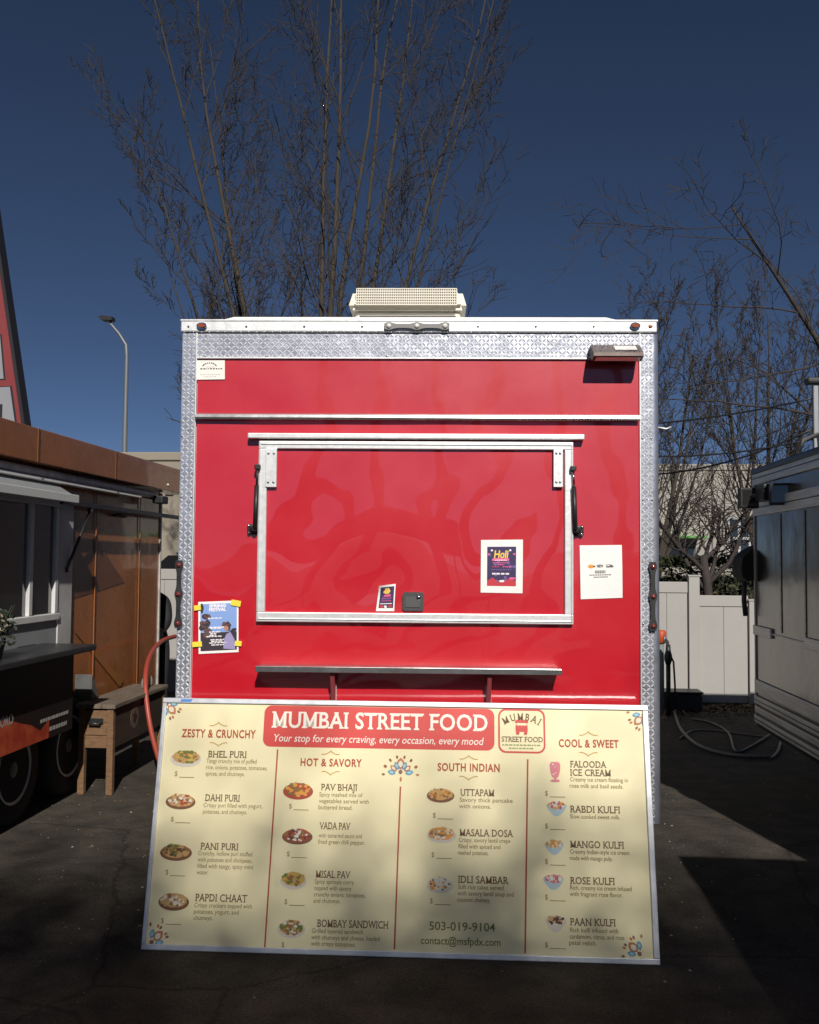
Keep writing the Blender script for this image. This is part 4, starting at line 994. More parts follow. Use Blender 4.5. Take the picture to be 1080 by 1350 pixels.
# plant pot on the brown trailer's counter
def pot():
    d, z = side(6, 860, -2.90); d -= .10; fr = Frame('potted_plant', -2.90, d-.05, label='dark leafy potted plant with tiny pale flowers on the brown trailer counter', cat='potted plant')
    z = CZ+.013; c = (-2.90, d-.05, z)
    m = MB(); m.lathe([(.055, 0), (.075, .10), (.082, .105), (.070, .09)], c, 'z', 20); fr.put(m, 'pot', DARKSTEEL)
    rr = random.Random(9); lf = MB(); fw2 = MB()
    for k in range(420):
        a, q, e = rr.uniform(0, 2*pi), rr.random()**.5*.13, rr.uniform(.06, .24); p = Vector(c)+Vector((q*cos(a), q*sin(a), e+.1*(1-q/.15)))
        u = Vector((rr.uniform(-1, 1), rr.uniform(-1, 1), rr.uniform(-1, 1))).normalized(); v = u.orthogonal().normalized(); s_ = rr.uniform(.010, .022)
        (fw2 if k % 9 == 0 else lf).add([p-u*s_, p+v*s_*.5, p+u*s_, p-v*s_*.5], [(0, 1, 2, 3)])
    for k in range(9): a = rr.uniform(0, 6.28); lf.tube([(c[0], c[1], z+.08), (c[0]+.06*cos(a), c[1]+.06*sin(a), z+.2), (c[0]+.12*cos(a), c[1]+.12*sin(a), z+.32)], .003, 4)
    fr.put(lf, 'foliage', mat('dark_leaf', (.018, .026, .012), .6, var=.4, vscale=20)); fr.put(fw2, 'flowers', mat('pale_flower', (.40, .33, .25), .6))
pot()

# ------------------------------------------------------------------ fence
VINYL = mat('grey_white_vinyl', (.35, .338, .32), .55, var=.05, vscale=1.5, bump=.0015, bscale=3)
FD = 11.95
def fence(la, lb_, top, label, posts, postz):
    fr = Frame('fence', (la+lb_)/2, FD, label=label, cat='fence', group='white vinyl fence runs along the lot')
    ps = sorted(posts)
    for p in ps:
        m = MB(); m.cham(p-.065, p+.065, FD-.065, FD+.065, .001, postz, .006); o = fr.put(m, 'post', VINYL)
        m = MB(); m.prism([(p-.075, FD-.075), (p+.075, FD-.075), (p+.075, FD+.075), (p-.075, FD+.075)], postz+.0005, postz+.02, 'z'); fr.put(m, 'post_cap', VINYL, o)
    eds = [la]+ps+[lb_]
    for a, b in zip(eds, eds[1:]):
        a2 = a+(.066 if a in ps else 0); b2 = b-(.066 if b in ps else 0)
        if b2-a2 < .1: continue
        pn = MB(); n = max(1, round((b2-a2)/.27)); w_ = (b2-a2)/n
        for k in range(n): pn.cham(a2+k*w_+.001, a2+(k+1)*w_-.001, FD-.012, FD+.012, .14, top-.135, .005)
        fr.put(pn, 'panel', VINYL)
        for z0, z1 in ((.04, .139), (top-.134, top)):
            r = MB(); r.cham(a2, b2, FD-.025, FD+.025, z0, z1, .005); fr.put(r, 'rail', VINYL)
pz = back(914, 760, FD)
lp_ = pz[0]; le = back(985, 800, FD)[0]
t1 = back(890, 767, FD)[1]; t2 = back(950, 785, FD)[1]; t3 = back(220, 750, FD)[1]
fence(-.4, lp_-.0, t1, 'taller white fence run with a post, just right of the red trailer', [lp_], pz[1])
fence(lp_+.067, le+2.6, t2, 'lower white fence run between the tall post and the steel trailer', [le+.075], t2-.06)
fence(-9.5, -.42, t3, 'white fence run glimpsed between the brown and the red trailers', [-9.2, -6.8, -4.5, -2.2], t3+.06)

# leaf litter along the fence foot
lit = MB(); rr = random.Random(12)
for k in range(4200):
    la = rr.uniform(-1.2, 3.4); dp = FD-.08-abs(rr.gauss(0, .42)); p = LV*la+DV*dp+Vector((0, 0, .012+rr.random()*.03))
    u = Vector((rr.uniform(-1, 1), rr.uniform(-1, 1), rr.uniform(-.5, .5))).normalized(); v = u.cross(Vector((rr.uniform(-.5, .5), rr.uniform(-.5, .5), 1))).normalized(); s_ = rr.uniform(.012, .035)
    lit.add([p-u*s_, p+v*s_*.45, p+u*s_, p-v*s_*.45], [(0, 1, 2, 3)], rr.choice((0, 0, 1, 2)))
tag(lit.build('leaf_litter', [mat('leaf_brown', (.11, .065, .035), .8), mat('leaf_tan', (.22, .15, .09), .8), mat('leaf_dark', (.04, .028, .018), .8)]), kind='stuff')

# ------------------------------------------------------------------ hydrant, pipe, hoses
def yard():
    la, z0 = back(872, 930, 11.3); fr = Frame('standpipe', la, 11.3, label='grey water pipe with an orange valve cap beside the red trailer', cat='pipe')
    zt, zc = back(872, 848, 11.3)[1], back(872, 831, 11.3)[1]
    m = MB(); m.tube([(la, 11.3, .001), (la, 11.3, zt)], .036, 14); fr.put(m, 'pipe', mat('grey_pipe', (.16, .19, .19), .5, var=.1, vscale=8))
    m = MB(); m.lathe([(.05, zt+.0005), (.062, zt+.01), (.062, zc-.02), (.05, zc), (.02, zc+.004)], (la, 11.3, 0), 'z', 16); fr.put(m, 'valve_cap', mat('orange_cap', (.45, .07, .02), .5))
    la, _ = back(881.5, 930, 11.1); fr = Frame('yard_hydrant', la, 11.1, label='black upright yard hydrant with a curved pump handle in front of the fence', cat='hydrant')
    zz = lambda y: back(881, y, 11.1)[1]
    m = MB(); m.tube([(la, 11.1, .001), (la, 11.1, zz(868))], .026, 12); m.lathe([(.028, zz(876)), (.045, zz(870)), (.045, zz(864)), (.03, zz(858)), (.026, zz(850))], (la, 11.1, 0), 'z', 14); fr.put(m, 'standpipe', BLACK)
    m = MB(); m.tube([(la, 11.1, zz(855)), (la-.01, 11.08, zz(846)), (la-.045, 11.06, zz(840)), (la-.055, 11.05, zz(848))], .018, 10); fr.put(m, 'spout', mat('grey_spout', (.14, .14, .15), .35, metal=.5))
    m = MB(); m.tube([(la+.015, 11.08, zz(862)), (la+.05, 11.05, zz(872)), (la+.06, 11.03, zz(900)), (la+.062, 11.02, zz(925))], .011, 8); fr.put(m, 'handle', BLACK)
    m = MB(); m.cham(la-.24, la-.05, 11.35, 11.7, .001, .16, .02); o = Frame('valve_box', la-.1, 11.5, label='low black utility box at the foot of the fence by the hydrant', cat='utility box')
    m = MB(); m.cham(la+.0, la+.46, 11.45, 11.75, .001, .20, .02); o.put(m, 'box', BLACK); m = MB(); m.cham(la-.01, la+.47, 11.44, 11.76, .2005, .225, .008); o.put(m, 'lid', BLACK)
    hm = mat('grey_hose', (.10, .105, .11), .55)
    hw = mat('pale_hose', (.17, .17, .17), .55)
    def spline(P, n=8):
        out = []
        for i in range(len(P)-1):
            a, b, c, d = P[max(0, i-1)], P[i], P[i+1], P[min(len(P)-1, i+2)]
            for k in range(n):
                t = k/n; out.append(tuple(.5*((2*b[j])+(-a[j]+c[j])*t+(2*a[j]-5*b[j]+4*c[j]-d[j])*t*t+(-a[j]+3*b[j]-3*c[j]+d[j])*t**3) for j in range(len(b))))
        return out+[P[-1]]
    for pts, m_, r, lab in (
        (((889, 938), (897, 960), (915, 979), (940, 990), (975, 996), (1018, 997)), hw, .016, 'thickest grey hose curving across the dark asphalt from the hydrant'),
        (((896, 974), (912, 964), (940, 963), (975, 967), (1014, 972)), hw, .009, 'thin pale hose lying nearly straight towards the steel trailer'),
        (((914, 948), (938, 953), (960, 966), (970, 990), (990, 984), (1016, 968)), hm, .012, 'dark looped hose turning back sharply on the asphalt'),
        (((1029, 979), (1026, 990), (1017, 1000)), hm, .012, 'short curved hose end below the steel trailer skirt')):
        g = [hit(x, y, (0, 0, r), Vector((0, 0, 1))) for x, y in pts]; c = g[0].copy(); c.z = 0
        m = MB(); m.tube([Vector(p)-c for p in spline([p[:] for p in g])], r, 8); o = m.build('hose', m_); o.location = c; tag(o, lab, 'hose', 'hoses on the asphalt')
    # red hose arching out of the red trailer's left side
    d = 8.6
    P = [back(x, y, dd) + (dd,) for x, y, dd in ((231, 839, 9.0), (214, 845, 8.6), (199, 862, 8.0), (192, 890, 7.6), (194, 930, 7.45), (202, 975, 7.4), (216, 1030, 7.4))]
    pts = [tuple(LV*l+DV*dd+Vector((0, 0, max(.03, z)))) for l, z, dd in P]
    m = MB(); c = Vector(pts[3]); c.z = 0
    m.tube([Vector(p)-c for p in spline(pts)], .020, 12); o = m.build('hose', mat('red_hose', (.33, .055, .035), .45)); o.location = c; tag(o, 'orange red hose arching down behind the left edge of the menu board', 'hose')
yard()

# ------------------------------------------------------------------ person behind, reaching for the red hose
def person():
    la, z = back(210, 800, 9.6); base = LV*(la-.06)+DV*9.6
    me = bpy.data.meshes.new('person'); 
    J = {}; V = []; R_ = []; E = []
    def j(n, p, r, par=None): J[n] = len(V); V.append(p); R_.append(r); (E.append((J[par], J[n])) if par else None)
    # x: right, y: away, z: up ; bending forwards and left, one arm reaching right to the hose
    j('pelvis', (.0, 0, .90), (.155, .13)); j('waist', (-.01, 0, 1.04), (.15, .125), 'pelvis'); j('chest', (-.04, -.02, 1.22), (.185, .14), 'waist'); j('collar', (-.08, -.04, 1.36), (.12, .10), 'chest')
    j('neck', (-.12, -.06, 1.43), (.055, .055), 'collar'); j('head', (-.15, -.07, 1.50), (.085, .095), 'neck'); j('crown', (-.165, -.075, 1.60), (.07, .08), 'head')
    for s, n in ((1, 'r'), (-1, 'l')):
        j(n+'hip', (.10*s, 0, .84), (.095, .095), 'pelvis'); j(n+'knee', (.11*s, -.04, .47), (.065, .065), n+'hip'); j(n+'ankle', (.12*s, .02, .09), (.045, .045), n+'knee'); j(n+'toe', (.13*s, -.15, .04), (.042, .035), n+'ankle')
    j('rsh', (.13, -.03, 1.30), (.075, .075), 'collar'); j('rel', (.17, -.10, 1.09), (.06, .06), 'rsh'); j('rwr', (.14, -.26, .985), (.040, .040), 'rel')
    j('lsh', (-.25, -.05, 1.30), (.075, .075), 'collar'); j('lel', (-.28, -.2, 1.10), (.06, .06), 'lsh'); j('lwr', (-.10, -.34, 1.02), (.040, .040), 'lel')
    me.from_pydata(V, E, []); o = bpy.data.objects.new('person', me); COL.objects.link(o)
    md = o.modifiers.new('skin', 'SKIN'); md.use_smooth_shade = True
    for i, r in enumerate(R_): me.skin_vertices[0].data[i].radius = r
    me.skin_vertices[0].data[0].use_root = True
    sb = o.modifiers.new('sub', 'SUBSURF'); sb.levels = 2; sb.render_levels = 2
    bpy.context.view_layer.update()
    m2 = bpy.data.meshes.new_from_object(o.evaluated_get(bpy.context.evaluated_depsgraph_get()))
    o.modifiers.clear(); o.data = m2; m2.name = 'person'
    for m_ in (mat('skin', (.42, .24, .17), .5), mat('black_jacket', (.010, .010, .012), .8, bump=.006, bscale=12), mat('black_trousers', (.016, .015, .018), .8), mat('dark_shoes', (.02, .02, .02), .6)): m2.materials.append(m_)
    for p in m2.polygons:
        c = p.center; p.material_index = 0 if (c.z > 1.42 and c.x < -.05) or (c.y < -.24 and .9 < c.z < 1.06) else 1 if c.z > .88 else 2 if c.z > .10 else 3
        p.use_smooth = True
    o.location = base; tag(o, 'person in a black jacket bending over the red hose between brown and red trailers', 'person')
    hr = MB(); bm = bmesh.new(); bmesh.ops.create_uvsphere(bm, u_segments=16, v_segments=12, radius=1)
    for v in bm.verts: v.co = Vector((-.16+v.co.x*.098, -.05+v.co.y*.105, 1.575+v.co.z*.085))
    hr.bm(bm, 0, True); hr.build('hair', BLACK, o)
    # hands: palm and five bent fingers each, closed on the hose
    hm = MB()
    for wx, wy, wz, s in ((.14, -.26, .985, 1), (-.10, -.34, 1.02, -1)):
        w0 = Vector((wx, wy, wz)); d = Vector((.35*s, -.9, -.2)).normalized(); sd = Vector((0, -.2, 1)).normalized(); cu = d.cross(sd).normalized()
        hm.tube([w0-d*.02, w0+d*.03, w0+d*.075, w0+d*.09], [.024, .034, .036, .028], 10)
        for k in range(4):
            b0 = w0+d*.078+sd*(.027-.018*k); L_ = (.030, .034, .031, .024)[k]
            hm.tube([b0, b0+d*L_, b0+d*(L_*1.4)+cu*L_*.7*s, b0+d*(L_*1.0)+cu*L_*1.5*s], [.0095, .009, .0085, .007], 8)
        t0 = w0+d*.03+sd*.03; hm.tube([t0, t0+sd*.022+d*.02, t0+sd*.02+d*.045+cu*.02*s], [.011, .010, .008], 8)
    hm.build('glove_hands', mat('pale_gloves', (.46, .42, .40), .7), o)
person()

# ------------------------------------------------------------------ far things
def suv():
    la, z = back(216, 742, 15.0); la0 = la-.35
    fr = Frame('parked_car', la0+2.2, 15.9, label='black parked car whose roof shows over the fence, left of the red trailer', cat='car')
    PAINT = mat('black_car_paint', (.012, .012, .014), .25, coat=1, coat_rough=.04)
    prof = [(0, .35), (.02, .95), (.12, 1.08), (.10, 1.15), (.20, 1.60), (.42, 1.79), (2.5, 1.80), (3.1, 1.22), (4.2, 1.08), (4.5, .80), (4.5, .35)]
    b = MB(); b.prism([(la0+x, z) for x, z in prof], 15.0, 16.8, 'y'); fr.put(b, 'body', PAINT)
    for a in (((.32, 1.20), (.38, 1.62), (.62, 1.68), (1.2, 1.68), (1.2, 1.20)), ((1.28, 1.20), (1.28, 1.68), (2.42, 1.68), (2.85, 1.20))):
        for y in (14.995, 16.801): g = MB(); g.prism([(la0+x, z) for x, z in a], y, y+.004, 'y'); fr.put(g, 'window', GLASS)
    for x in (.9, 3.5):
        for y in (15.1, 16.7):
            wv = MB(); wv.lathe([(.2, -.1), (.34, -.1), (.34, .1), (.2, .1)], (la0+x, y, .34), 'y', 24); wo = fr.put(wv, 'wheel', RUBBER); r = MB(); r.lathe([(.2, .11*(-1 if y < 16 else 1)), (.05, .08*(-1 if y < 16 else 1))], (la0+x, y, .34), 'y', 16); fr.put(r, 'rim', STEEL, wo)
    rr_ = MB(); [rr_.cham(la0+.5, la0+2.4, y, y+.03, 1.802, 1.84, .008) for y in (15.15, 16.62)]; fr.put(rr_, 'roof_rack', BLACK)
suv()

def light_pole():
    dp = 30; la, _ = back(164, 605, dp); fr = Frame('street_lamp', la, dp, label='tall slim grey street lamp with a short curved arm, above the brown trailer', cat='street lamp')
    zt = back(162, 470, dp)[1]; xe, ze = back(136, 421, dp)
    m = MB(); x1, z1 = back(157, 440, dp); x2, z2 = back(146, 427, dp)
    m.tube([(la, dp, 0), (la, dp, zt*.6), (la, dp, zt), (la-.03, dp, (zt+z1)/2), (x1, dp, z1), (x2, dp, z2), (xe+.25, dp, ze)], [.11, .085, .065, .06, .05, .045, .04], 10); fr.put(m, 'pole', mat('galvanised_pole', (.16, .17, .18), .5, metal=.3))
    m = MB(); m.prism([(xe-.12, ze+.04), (xe+.0, ze+.10), (xe+.35, ze+.06), (xe+.35, ze-.06), (xe, ze-.05)], dp-.16, dp+.16, 'y'); fr.put(m, 'lamp_head', BLACK)
light_pole()

def pylon():
    dp = 10.4; fr = Frame('pylon_sign', back(-40, 500, dp)[0], dp, label='tall tapered red sign with white letter cells, rising behind the brown trailer at left', cat='sign')
    q = lambda x, y: back(x, y, dp)
    out = [q(33, 562), q(-2, 318), q(-22, 180), q(-150, 180), q(-172, 318), q(-205, 562), q(-230, 740), (q(-230, 740)[0], .001), (q(60, 740)[0], .001), q(60, 740)]
    m = MB(); m.prism(out, dp, dp+.16, 'y'); fr.put(m, 'frame', mat('sign_black', (.015, .014, .018), .5))
    ins = [q(29, 562), q(-6, 318), q(-25, 190), q(-147, 190), q(-168, 318), q(-200, 562), (q(-200, 740)[0], .3), (q(54, 740)[0], .3)]
    m = MB(); m.prism(ins, dp-.012, dp-.001, 'y'); fr.put(m, 'face', mat('sign_red', (.20, .030, .032), .5, var=.08, vscale=2))
    def cell(pts, name):
        o1 = [q(*p) for p in pts]; c = (sum(p[0] for p in o1)/len(o1), sum(p[1] for p in o1)/len(o1))
        m = MB(); m.prism(o1, dp-.016, dp-.0125, 'y'); o = fr.put(m, 'letter_cell', mat('sign_black', (0, 0, 0)))
        i1 = [(c[0]+(a-c[0])*.965, c[1]+(b-c[1])*.955) for a, b in o1]; m = MB(); m.prism(i1, dp-.020, dp-.0165, 'y'); fr.put(m, 'cell_face', mat('sign_white', (.24, .24, .26), .5, var=.06, vscale=3), o)
        return c, o
    cell([(3, 441), (-110, 441), (-115, 503), (8, 501)], 'a')
    c, o = cell([(16.5, 509), (-120, 516), (-126, 566), (23, 557)], 'b')
    t = MB(); a = q(-95, 560); b = q(4.5, 536); word(t, 'AM', a[0], b[0], a[1], q(0, 535)[1]-a[1], dp-.0215, bold=.05); fr.put(t, 'lettering', mat('sign_black', (0, 0, 0)), o)
    cell([(-14, 330), (-100, 330), (-106, 432), (1, 432)], 'c')
pylon()

def building(name, dp, x0, x1, ytop, m, label, depth=14, feats=()):
    l0, z1 = back(x0, ytop, dp); l1, _ = back(x1, ytop, dp)
    fr = Frame(name, (l0+l1)/2, dp+depth/2, label=label, cat='building')
    b = MB(); b.box(l0, l1, dp, dp+depth, 0, z1-.25); fr.put(b, 'wall', m)
    p = MB(); p.cham(l0-.06, l1+.06, dp-.06, dp+depth+.06, z1-.249, z1, .03); fr.put(p, 'parapet', m)
    n = int((l1-l0)/5)
    for k in range(1, n):                                # tilt-up panel joints
        x = l0+(l1-l0)*k/n; j = MB(); j.box(x-.03, x+.03, dp-.012, dp-.001, .02, z1-.26); fr.put(j, 'panel_joint', mat('joint_grey', (.10, .10, .095), .8))
    for (kind, fx0, fy0, fx1, fy1) in feats:
        a, zt = back(fx0, fy0, dp); c, zb = back(fx1, fy1, dp); zb = max(.03, zb)
        if kind == 'canopy':
            q = MB(); q.cham(a, c, dp-1.6, dp-.002, zb, zt, .03); fr.put(q, 'entrance_canopy', mat('green_canopy', (.12, .34, .08), .5))
        elif kind == 'door':
            q = MB(); q.box(a, c, dp-.03, dp-.002, zb, zt); o = fr.put(q, 'entrance', mat('entrance_shade', (.09, .088, .085), .6))
            for k in range(3):
                xx = a+(c-a)*(k+.15)/3; q = MB(); q.box(xx, xx+(c-a)*.22, dp-.06, dp-.031, zb, zt-.3); fr.put(q, 'door_leaf', GLASS if k != 1 else mat('pale_frame', (.4, .4, .4)), o)
        elif kind == 'window':
            q = MB(); q.box(a, c, dp-.03, dp-.002, zb, zt); o = fr.put(q, 'window', GLASS)
            q = MB()
            for k in range(4): xx = a+(c-a)*k/3; q.box(xx-.05, xx+.05, dp-.06, dp-.031, zb, zt)
            for zz in (zb, (zb+zt)/2, zt): q.box(a, c, dp-.075, dp-.0605, zz-.05, zz+.05)
            fr.put(q, 'window_frame', mat('pale_frame', (.4, .4, .4)), o)
        elif kind == 'board':
            q = MB(); q.cham(a, c, dp-.05, dp-.002, zb, zt, .01); fr.put(q, 'loading_door', mat('brown_door', (.10, .05, .035), .6))
WALLW = mat('warm_white_concrete', (.31, .285, .255), .85, var=.10, vscale=.5, bump=.004, bscale=8)
WALLB = mat('beige_concrete', (.27, .235, .185), .85, var=.08, vscale=.5, bump=.004, bscale=8)
building('warehouse', 38, 760, 1500, 612, WALLW, 'long pale warehouse with a green entrance canopy, behind the hedge at right', feats=(('canopy', 858, 707, 921, 711), ('door', 862, 713, 918, 738), ('window', 960, 683, 1003, 737), ('window', 1040, 683, 1120, 737), ('board', 790, 690, 820, 738)))
building('warehouse', 27, -300, 300, 597, WALLB, 'plain beige warehouse behind the fence and the brown trailer, at left', feats=(('board', 219, 622, 229, 653), ('window', 120, 640, 190, 700)))

# hedge
def hedge():
    la0, zt = back(860, 739, 13.4); la1 = la0+4.4; fr = Frame('hedge', (la0+la1)/2, 13.4, label='dense dark green clipped hedge behind the white fence at right', cat='hedge')
    rr = random.Random(21); m = MB()
    for k in range(15000):
        x = rr.uniform(la0-.6, la1); y = 13.0+rr.random()**1.5*.9; z = rr.uniform(.5, zt+.03*sin(x*7)+.03)
        if rr.random() < .3: z = zt+rr.gauss(0, .03)
        p = Vector((x, y, z)); u = Vector((rr.gauss(0, 1), rr.gauss(0, 1), rr.gauss(0, 1))).normalized(); v = u.orthogonal().normalized(); s_ = rr.uniform(.02, .045)
        m.add([p-u*s_, p+v*s_*.55, p+u*s_, p-v*s_*.55], [(0, 1, 2, 3)], rr.choice((0, 0, 1, 2)))
    fr.put(m, 'foliage', [mat('hedge_leaf', (.026, .034, .012), .6), mat('hedge_leaf_dark', (.012, .017, .007), .6), mat('hedge_leaf_olive', (.060, .055, .02), .6)])
    s = MB()
    for k in range(14): x = la0+(la1-la0)*k/13; s.tube([(x, 13.4, 0), (x+.05, 13.4, .6), (x-.05, 13.42, 1.3)], [.03, .022, .008], 6)
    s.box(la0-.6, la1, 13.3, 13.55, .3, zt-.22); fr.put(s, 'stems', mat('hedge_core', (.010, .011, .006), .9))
hedge()

# ------------------------------------------------------------------ bare trees
class Tree:
    def __init__(s, seed): s.r = random.Random(seed); s.trunk = MB(); s.crown = MB(); s.n = 0
    def limb(s, p, d, L, r, lev, cfg):
        rr = s.r; n = cfg['seg'][lev]; pts = [p.copy()]; rad = [r]; q = p.copy(); d = d.normalized()
        wob = cfg['wob'][lev]; up = cfg['up'][lev]; tip = r*cfg.get('tip', .25)
        for i in range(n):
            d = (d+Vector((rr.gauss(0, wob), rr.gauss(0, wob), rr.gauss(0, wob)*.6+up))).normalized()
            q = q+d*(L/n); pts.append(q.copy()); rad.append(r+(tip-r)*(i+1)/n)
        (s.trunk if lev == 0 else s.crown).tube(pts, [max(x, cfg['min']) for x in rad], (9, 6, 4, 3, 3)[lev], 0, cap=lev == 0)
        if lev+1 < len(cfg['kids']) + 0 and cfg['kids'][lev]:
            k = cfg['kids'][lev]; k = max(1, int(k*rr.uniform(.8, 1.2)))
            for i in range(k):
                t = cfg['from'][lev]+(1-cfg['from'][lev])*(i+rr.random())/k
                t = min(t, .97); idx = t*n; a = int(idx); f = idx-a; pos = pts[a].lerp(pts[a+1], f)
                dd = (pts[a+1]-pts[a]).normalized(); ax = dd.orthogonal().normalized(); ax = Matrix.Rotation(rr.uniform(0, 2*pi), 3, dd) @ ax
                an = radians(cfg['ang'][lev]*rr.uniform(.7, 1.3)); nd = Matrix.Rotation(an, 3, ax) @ dd
                LL = L*cfg['len'][lev]*rr.uniform(.6, 1.15)*(1-.45*t if cfg.get('taper', 1) else 1)
                s.limb(pos, nd, LL, max(cfg['min'], rad[a]*cfg['rad'][lev]), lev+1, cfg)
    def build(s, fr, bark, twig):
        fr.put(s.trunk, 'trunk', bark)
        if s.crown.v: fr.put(s.crown, 'crown', twig)
BARK = mat('grey_brown_bark', (.046, .036, .028), .9, var=.3, vscale=12, stretch=(1, 1, .25), bump=.01, bscale=25)
TWIG = mat('brown_twig', (.042, .032, .025), .9, var=.2, vscale=3)
BARK2 = mat('dark_cherry_bark', (.040, .030, .028), .85, var=.25, vscale=12, bump=.008, bscale=25)
def tree(px, dep, label, seed, stems, cfg, bark=BARK, twig=TWIG, lat=None):
    la = back(px, 738, dep)[0] if lat is None else lat
    fr = Frame('bare_tree', la, dep, label=label, cat='tree', group='leafless trees around the lot')
    T = Tree(seed)
    for (dx, dy, dz, L, r, z0) in stems: T.limb(Vector((la+dx*.0, dep, z0)), Vector((dx, dy, dz)), L, r, 0, cfg)
    T.build(fr, bark, twig); return fr
UPR = dict(seg=[14, 9, 6, 4, 3], wob=[.030, .07, .10, .14], up=[.05, .08, .08, .03], kids=[12, 8, 9, 0], ang=[34, 38, 42], len=[.34, .42, .45], rad=[.42, .5, .6], min=.0055, tip=.10)
UPR['from'] = [.16, .12, .08]
tree(415, 17.5, 'very tall leafless tree of many upright stems rising behind the red trailer', 5,
     [(-.16, 0, 1, 15, 0.072, 0), (-.08, .05, 1, 16, 0.079, 0), (.02, 0, 1, 16, 0.086, 0), (.09, .05, 1, 16, 0.072, 0), (.16, 0, 1, 15.5, 0.065, 0), (.05, .1, 1, 15.5, 0.072, 0), (.25, -.05, 1, 15, 0.058, .3), (.36, 0, 1, 12, 0.050, .5), (-.25, 0, 1, 14, 0.065, .3), (-.36, .05, 1, 12, 0.065, .4), (-.50, -.1, 1, 10, 0.058, .6), (-.66, 0, 1, 8.5, 0.050, .9)], UPR)
UP2 = dict(UPR, min=.0075, kids=[11, 9, 7, 0], len=[.42, .42, .45])
tree(856, 24, 'leafless upright tree partly hidden by the right edge of the red trailer', 8,
     [(.02, 0, 1, 8.2, .09, 0), (.10, .05, 1, 8.0, .08, .3), (.24, .05, 1, 7.2, .08, .5), (.40, 0, 1, 6.0, .07, .9), (.55, .05, 1, 4.8, .06, 1.1), (-.1, 0, 1, 7, .09, .4)], UP2)
tree(1012, 26, 'leafless vase shaped tree standing above the warehouse roof, left of the mast', 14,
     [(.0, 0, 1, 8.6, .10, 0), (-.10, .05, 1, 8.2, .08, .4), (-.20, 0, 1, 7.8, .08, .6), (.10, -.05, 1, 8.6, .08, .4), (.22, .05, 1, 8.2, .08, .5), (.36, 0, 1, 7.4, .07, .8), (-.34, .05, 1, 6.4, .07, 1.0), (.5, 0, 1, 6.4, .06, 1.1)], UP2)
WIDE = dict(seg=[8, 8, 6, 4, 3], wob=[.06, .13, .17, .2], up=[.03, .0, .0, .0], kids=[9, 8, 7, 0], ang=[55, 48, 48], len=[.8, .48, .45], rad=[.5, .5, .6], min=.005, tip=.2)
WIDE['from'] = [.35, .15, .1]
tree(1230, 17, 'wide leafless tree whose long boughs reach in over the steel trailer', 31, [(-.02, 0, 1, 6.5, .16, 0), (-.55, -.1, 1, 7.0, .085, 1.8)], dict(WIDE, len=[.75, .5, .45], rad=[.36, .45, .6], min=.0045))
CHERRY = dict(seg=[5, 8, 6, 4, 3], wob=[.05, .13, .20, .22], up=[.0, .03, .0, -.02], kids=[8, 10, 8, 0], ang=[46, 48, 50], len=[1.0, .50, .5], rad=[.52, .5, .6], min=.0035, tip=.6)
CHERRY['from'] = [.70, .15, .1]; CHERRY['taper'] = 0
tree(950, 12.55, 'small dark spreading leafless tree directly behind the lower white fence', 44, [(-.05, 0, 1, 1.85, .085, 0)], CHERRY, BARK2, BARK2)

# ------------------------------------------------------------------ across the lot, behind the camera: unseen evergreens added to shade the foreground, and a kiosk casting shade at right
NEEDLE = mat('needle_green', (.028, .045, .018), .7, var=.4, vscale=1.2)
def shade_evergreen():
    fr = empty('added_shade_pine', (0, 0, 0)); rr = random.Random(77); T = MB(); T.tube([(0, 0, 0), (.1, 0, 9), (.0, .05, 19.2)], [.34, .2, .03], 10); T.build('trunk', BARK, fr)
    c = MB(); H = 20.3
    while len(c.f) < 9800:
        z = rr.uniform(13.5, H)
        if rr.random() > min(1, ((H-z)/1.0)**1.25): continue
        a = rr.uniform(0, 2*pi); q = 2.3*rr.random()**.5*min(1, .45+(z-13.5)/3)
        p = Vector((q*cos(a), .6*q*sin(a), z)); s_ = rr.uniform(.05, .085)
        u = Vector((cos(a)+rr.gauss(0, .6), sin(a)+rr.gauss(0, .6), rr.gauss(0, .6))).normalized(); v = u.cross(Vector((rr.gauss(0, .7), rr.gauss(0, .7), 1))).normalized()
        c.add([p-u*s_*1.4, p-v*s_*.6, p+u*s_*1.4, p+v*s_*.6], [(0, 1, 2, 3)])
    c.build('crown', NEEDLE, fr); return fr
ev = shade_evergreen()
for i, x in enumerate([-4.0+2.05*k for k in range(10)]):
    o = ev if i == 0 else copy_tree(ev)
    o.location = (x, -24.2+(.12 if i % 2 else -.08), 0); o.rotation_euler.z = pi*(i % 2)
    tag(o, 'tall bare-trunked pine with a high dense crown, in the unseen row added for shade', 'tree', 'pines added behind the camera for shade')
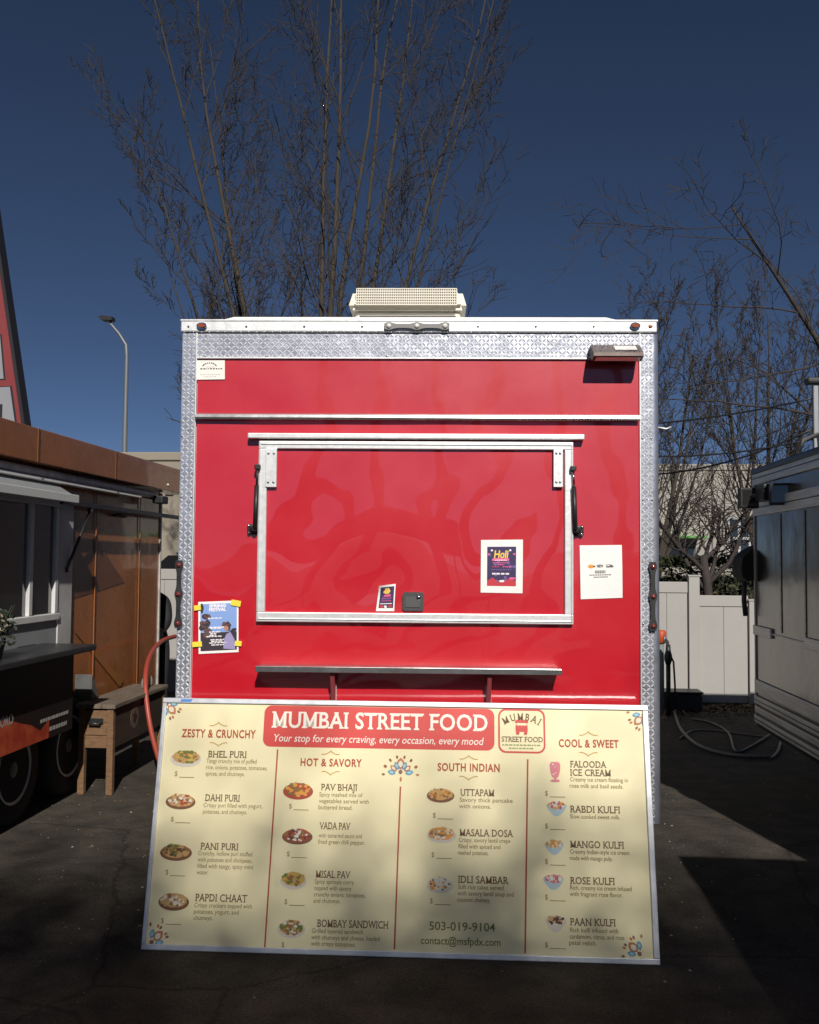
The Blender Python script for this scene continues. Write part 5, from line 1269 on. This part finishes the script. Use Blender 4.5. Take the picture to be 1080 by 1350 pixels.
def kiosk():
    a, b, d0, d1, H = 2.02, 3.5, .25, 2.35, 2.45
    fr = Frame('food_kiosk', (a+b)/2, (d0+d1)/2, label='small dark green food kiosk with a flat roof and shuttered window, nearest at right', cat='kiosk')
    m = MB(); m.cham(a+.06, b-.06, d0+.06, d1-.06, .30, H-.08, .02); fr.put(m, 'body', mat('kiosk_green', (.03, .05, .04), .5, var=.1, vscale=4))
    m = MB(); m.cham(a, b, d0, d1, H-.079, H, .015); fr.put(m, 'roof', WHITE)
    m = MB(); m.cham(a+.03, a+.059, d0+.4, d1-.4, 1.15, 2.05, .008); S_ = fr.put(m, 'shutter', TRIMG)
    m = MB(); m.cham(a-.12, a+.058, d0+.35, d1-.35, 1.02, 1.06, .008); fr.put(m, 'shelf', STEEL)
    for y in (d0+.45, d1-.45):
        for x in (a+.2, b-.2): m = MB(); m.lathe([(.12, -.06), (.20, -.06), (.215, -.03), (.215, .03), (.20, .06), (.12, .06)], (x, y, .216), 'x', 24); fr.put(m, 'wheel', RUBBER)
    m = MB(); m.cham(a+.12, b-.12, d0+.1, d1-.1, .23, .299, .01); fr.put(m, 'chassis', BLACK)
kiosk()
def canopy():
    fr = empty('canopy_tent', (-.85, -6.2, 0), .12, label='black pop-up canopy tent on four poles, across the lot from the red trailer', cat='canopy tent')
    m = MB(); a, h0, h1 = 1.5, 2.15, 2.95
    vs = [(-a, -a, h0), (a, -a, h0), (a, a, h0), (-a, a, h0), (0, 0, h1)]
    vs += [(x, y, z-.012) for x, y, z in vs]
    m.add(vs, [(0, 1, 4), (1, 2, 4), (2, 3, 4), (3, 0, 4), (6, 5, 9), (7, 6, 9), (8, 7, 9), (5, 8, 9)])
    for p, q in ((0, 1), (1, 2), (2, 3), (3, 0)):
        x0, y0, _ = vs[p]; x1, y1, _ = vs[q]; m.add([(x0, y0, h0), (x1, y1, h0), (x1, y1, h0-.28), (x0, y0, h0-.28)], [(0, 1, 2, 3)])
    m.build('canopy', mat('black_canopy', (.012, .012, .014), .8), fr)
    for x in (-a+.03, a-.03):
        for y in (-a+.03, a-.03): p = MB(); p.cham(x-.02, x+.02, y-.02, y+.02, .001, h0-.01, .004); p.build('pole', STEEL, fr)
canopy()
for car, (x, y, rz, lab) in zip((0, 1), ((2.6, -8.5, .05, 'black parked car beside the canopy tent across the lot'), (-7.6, -9.0, -.08, 'black parked car at the far end of the row across the lot'))):
    src = bpy.data.objects['parked_car']; c = copy_tree(src); c.location = (x+2.2, y, 0); c.rotation_euler.z = rz; tag(c, lab, 'car', 'parked cars')
bpy.data.objects['parked_car']['group'] = 'parked cars'

# scattered grit and dry leaf bits on the open asphalt
gr = MB(); rr = random.Random(33)
for k in range(2600):
    x, y = rr.uniform(-4.2, 3.4), rr.uniform(2.4, 11.2)
    if rr.random() > .25+.75*min(1, abs(x)/2.4): continue
    s_ = rr.uniform(.003, .008)*(1+.06*y); p = Vector((x, y, s_*.35)); a = rr.uniform(0, 6.28); u = Vector((cos(a), sin(a), 0)); v = Vector((-sin(a), cos(a), 0))
    gr.add([p-u*s_, p-v*s_*.7, p+u*s_, p+v*s_*.7, p+Vector((0, 0, s_*.6)), p-Vector((0, 0, s_*.34))], [(0, 1, 4), (1, 2, 4), (2, 3, 4), (3, 0, 4)], rr.choice((0, 0, 0, 1, 2)))
tag(gr.build('grit', [mat('grit_grey', (.10, .095, .085), .9), mat('grit_pale', (.28, .26, .23), .9), mat('grit_leaf', (.12, .07, .035), .9)]), kind='stuff')
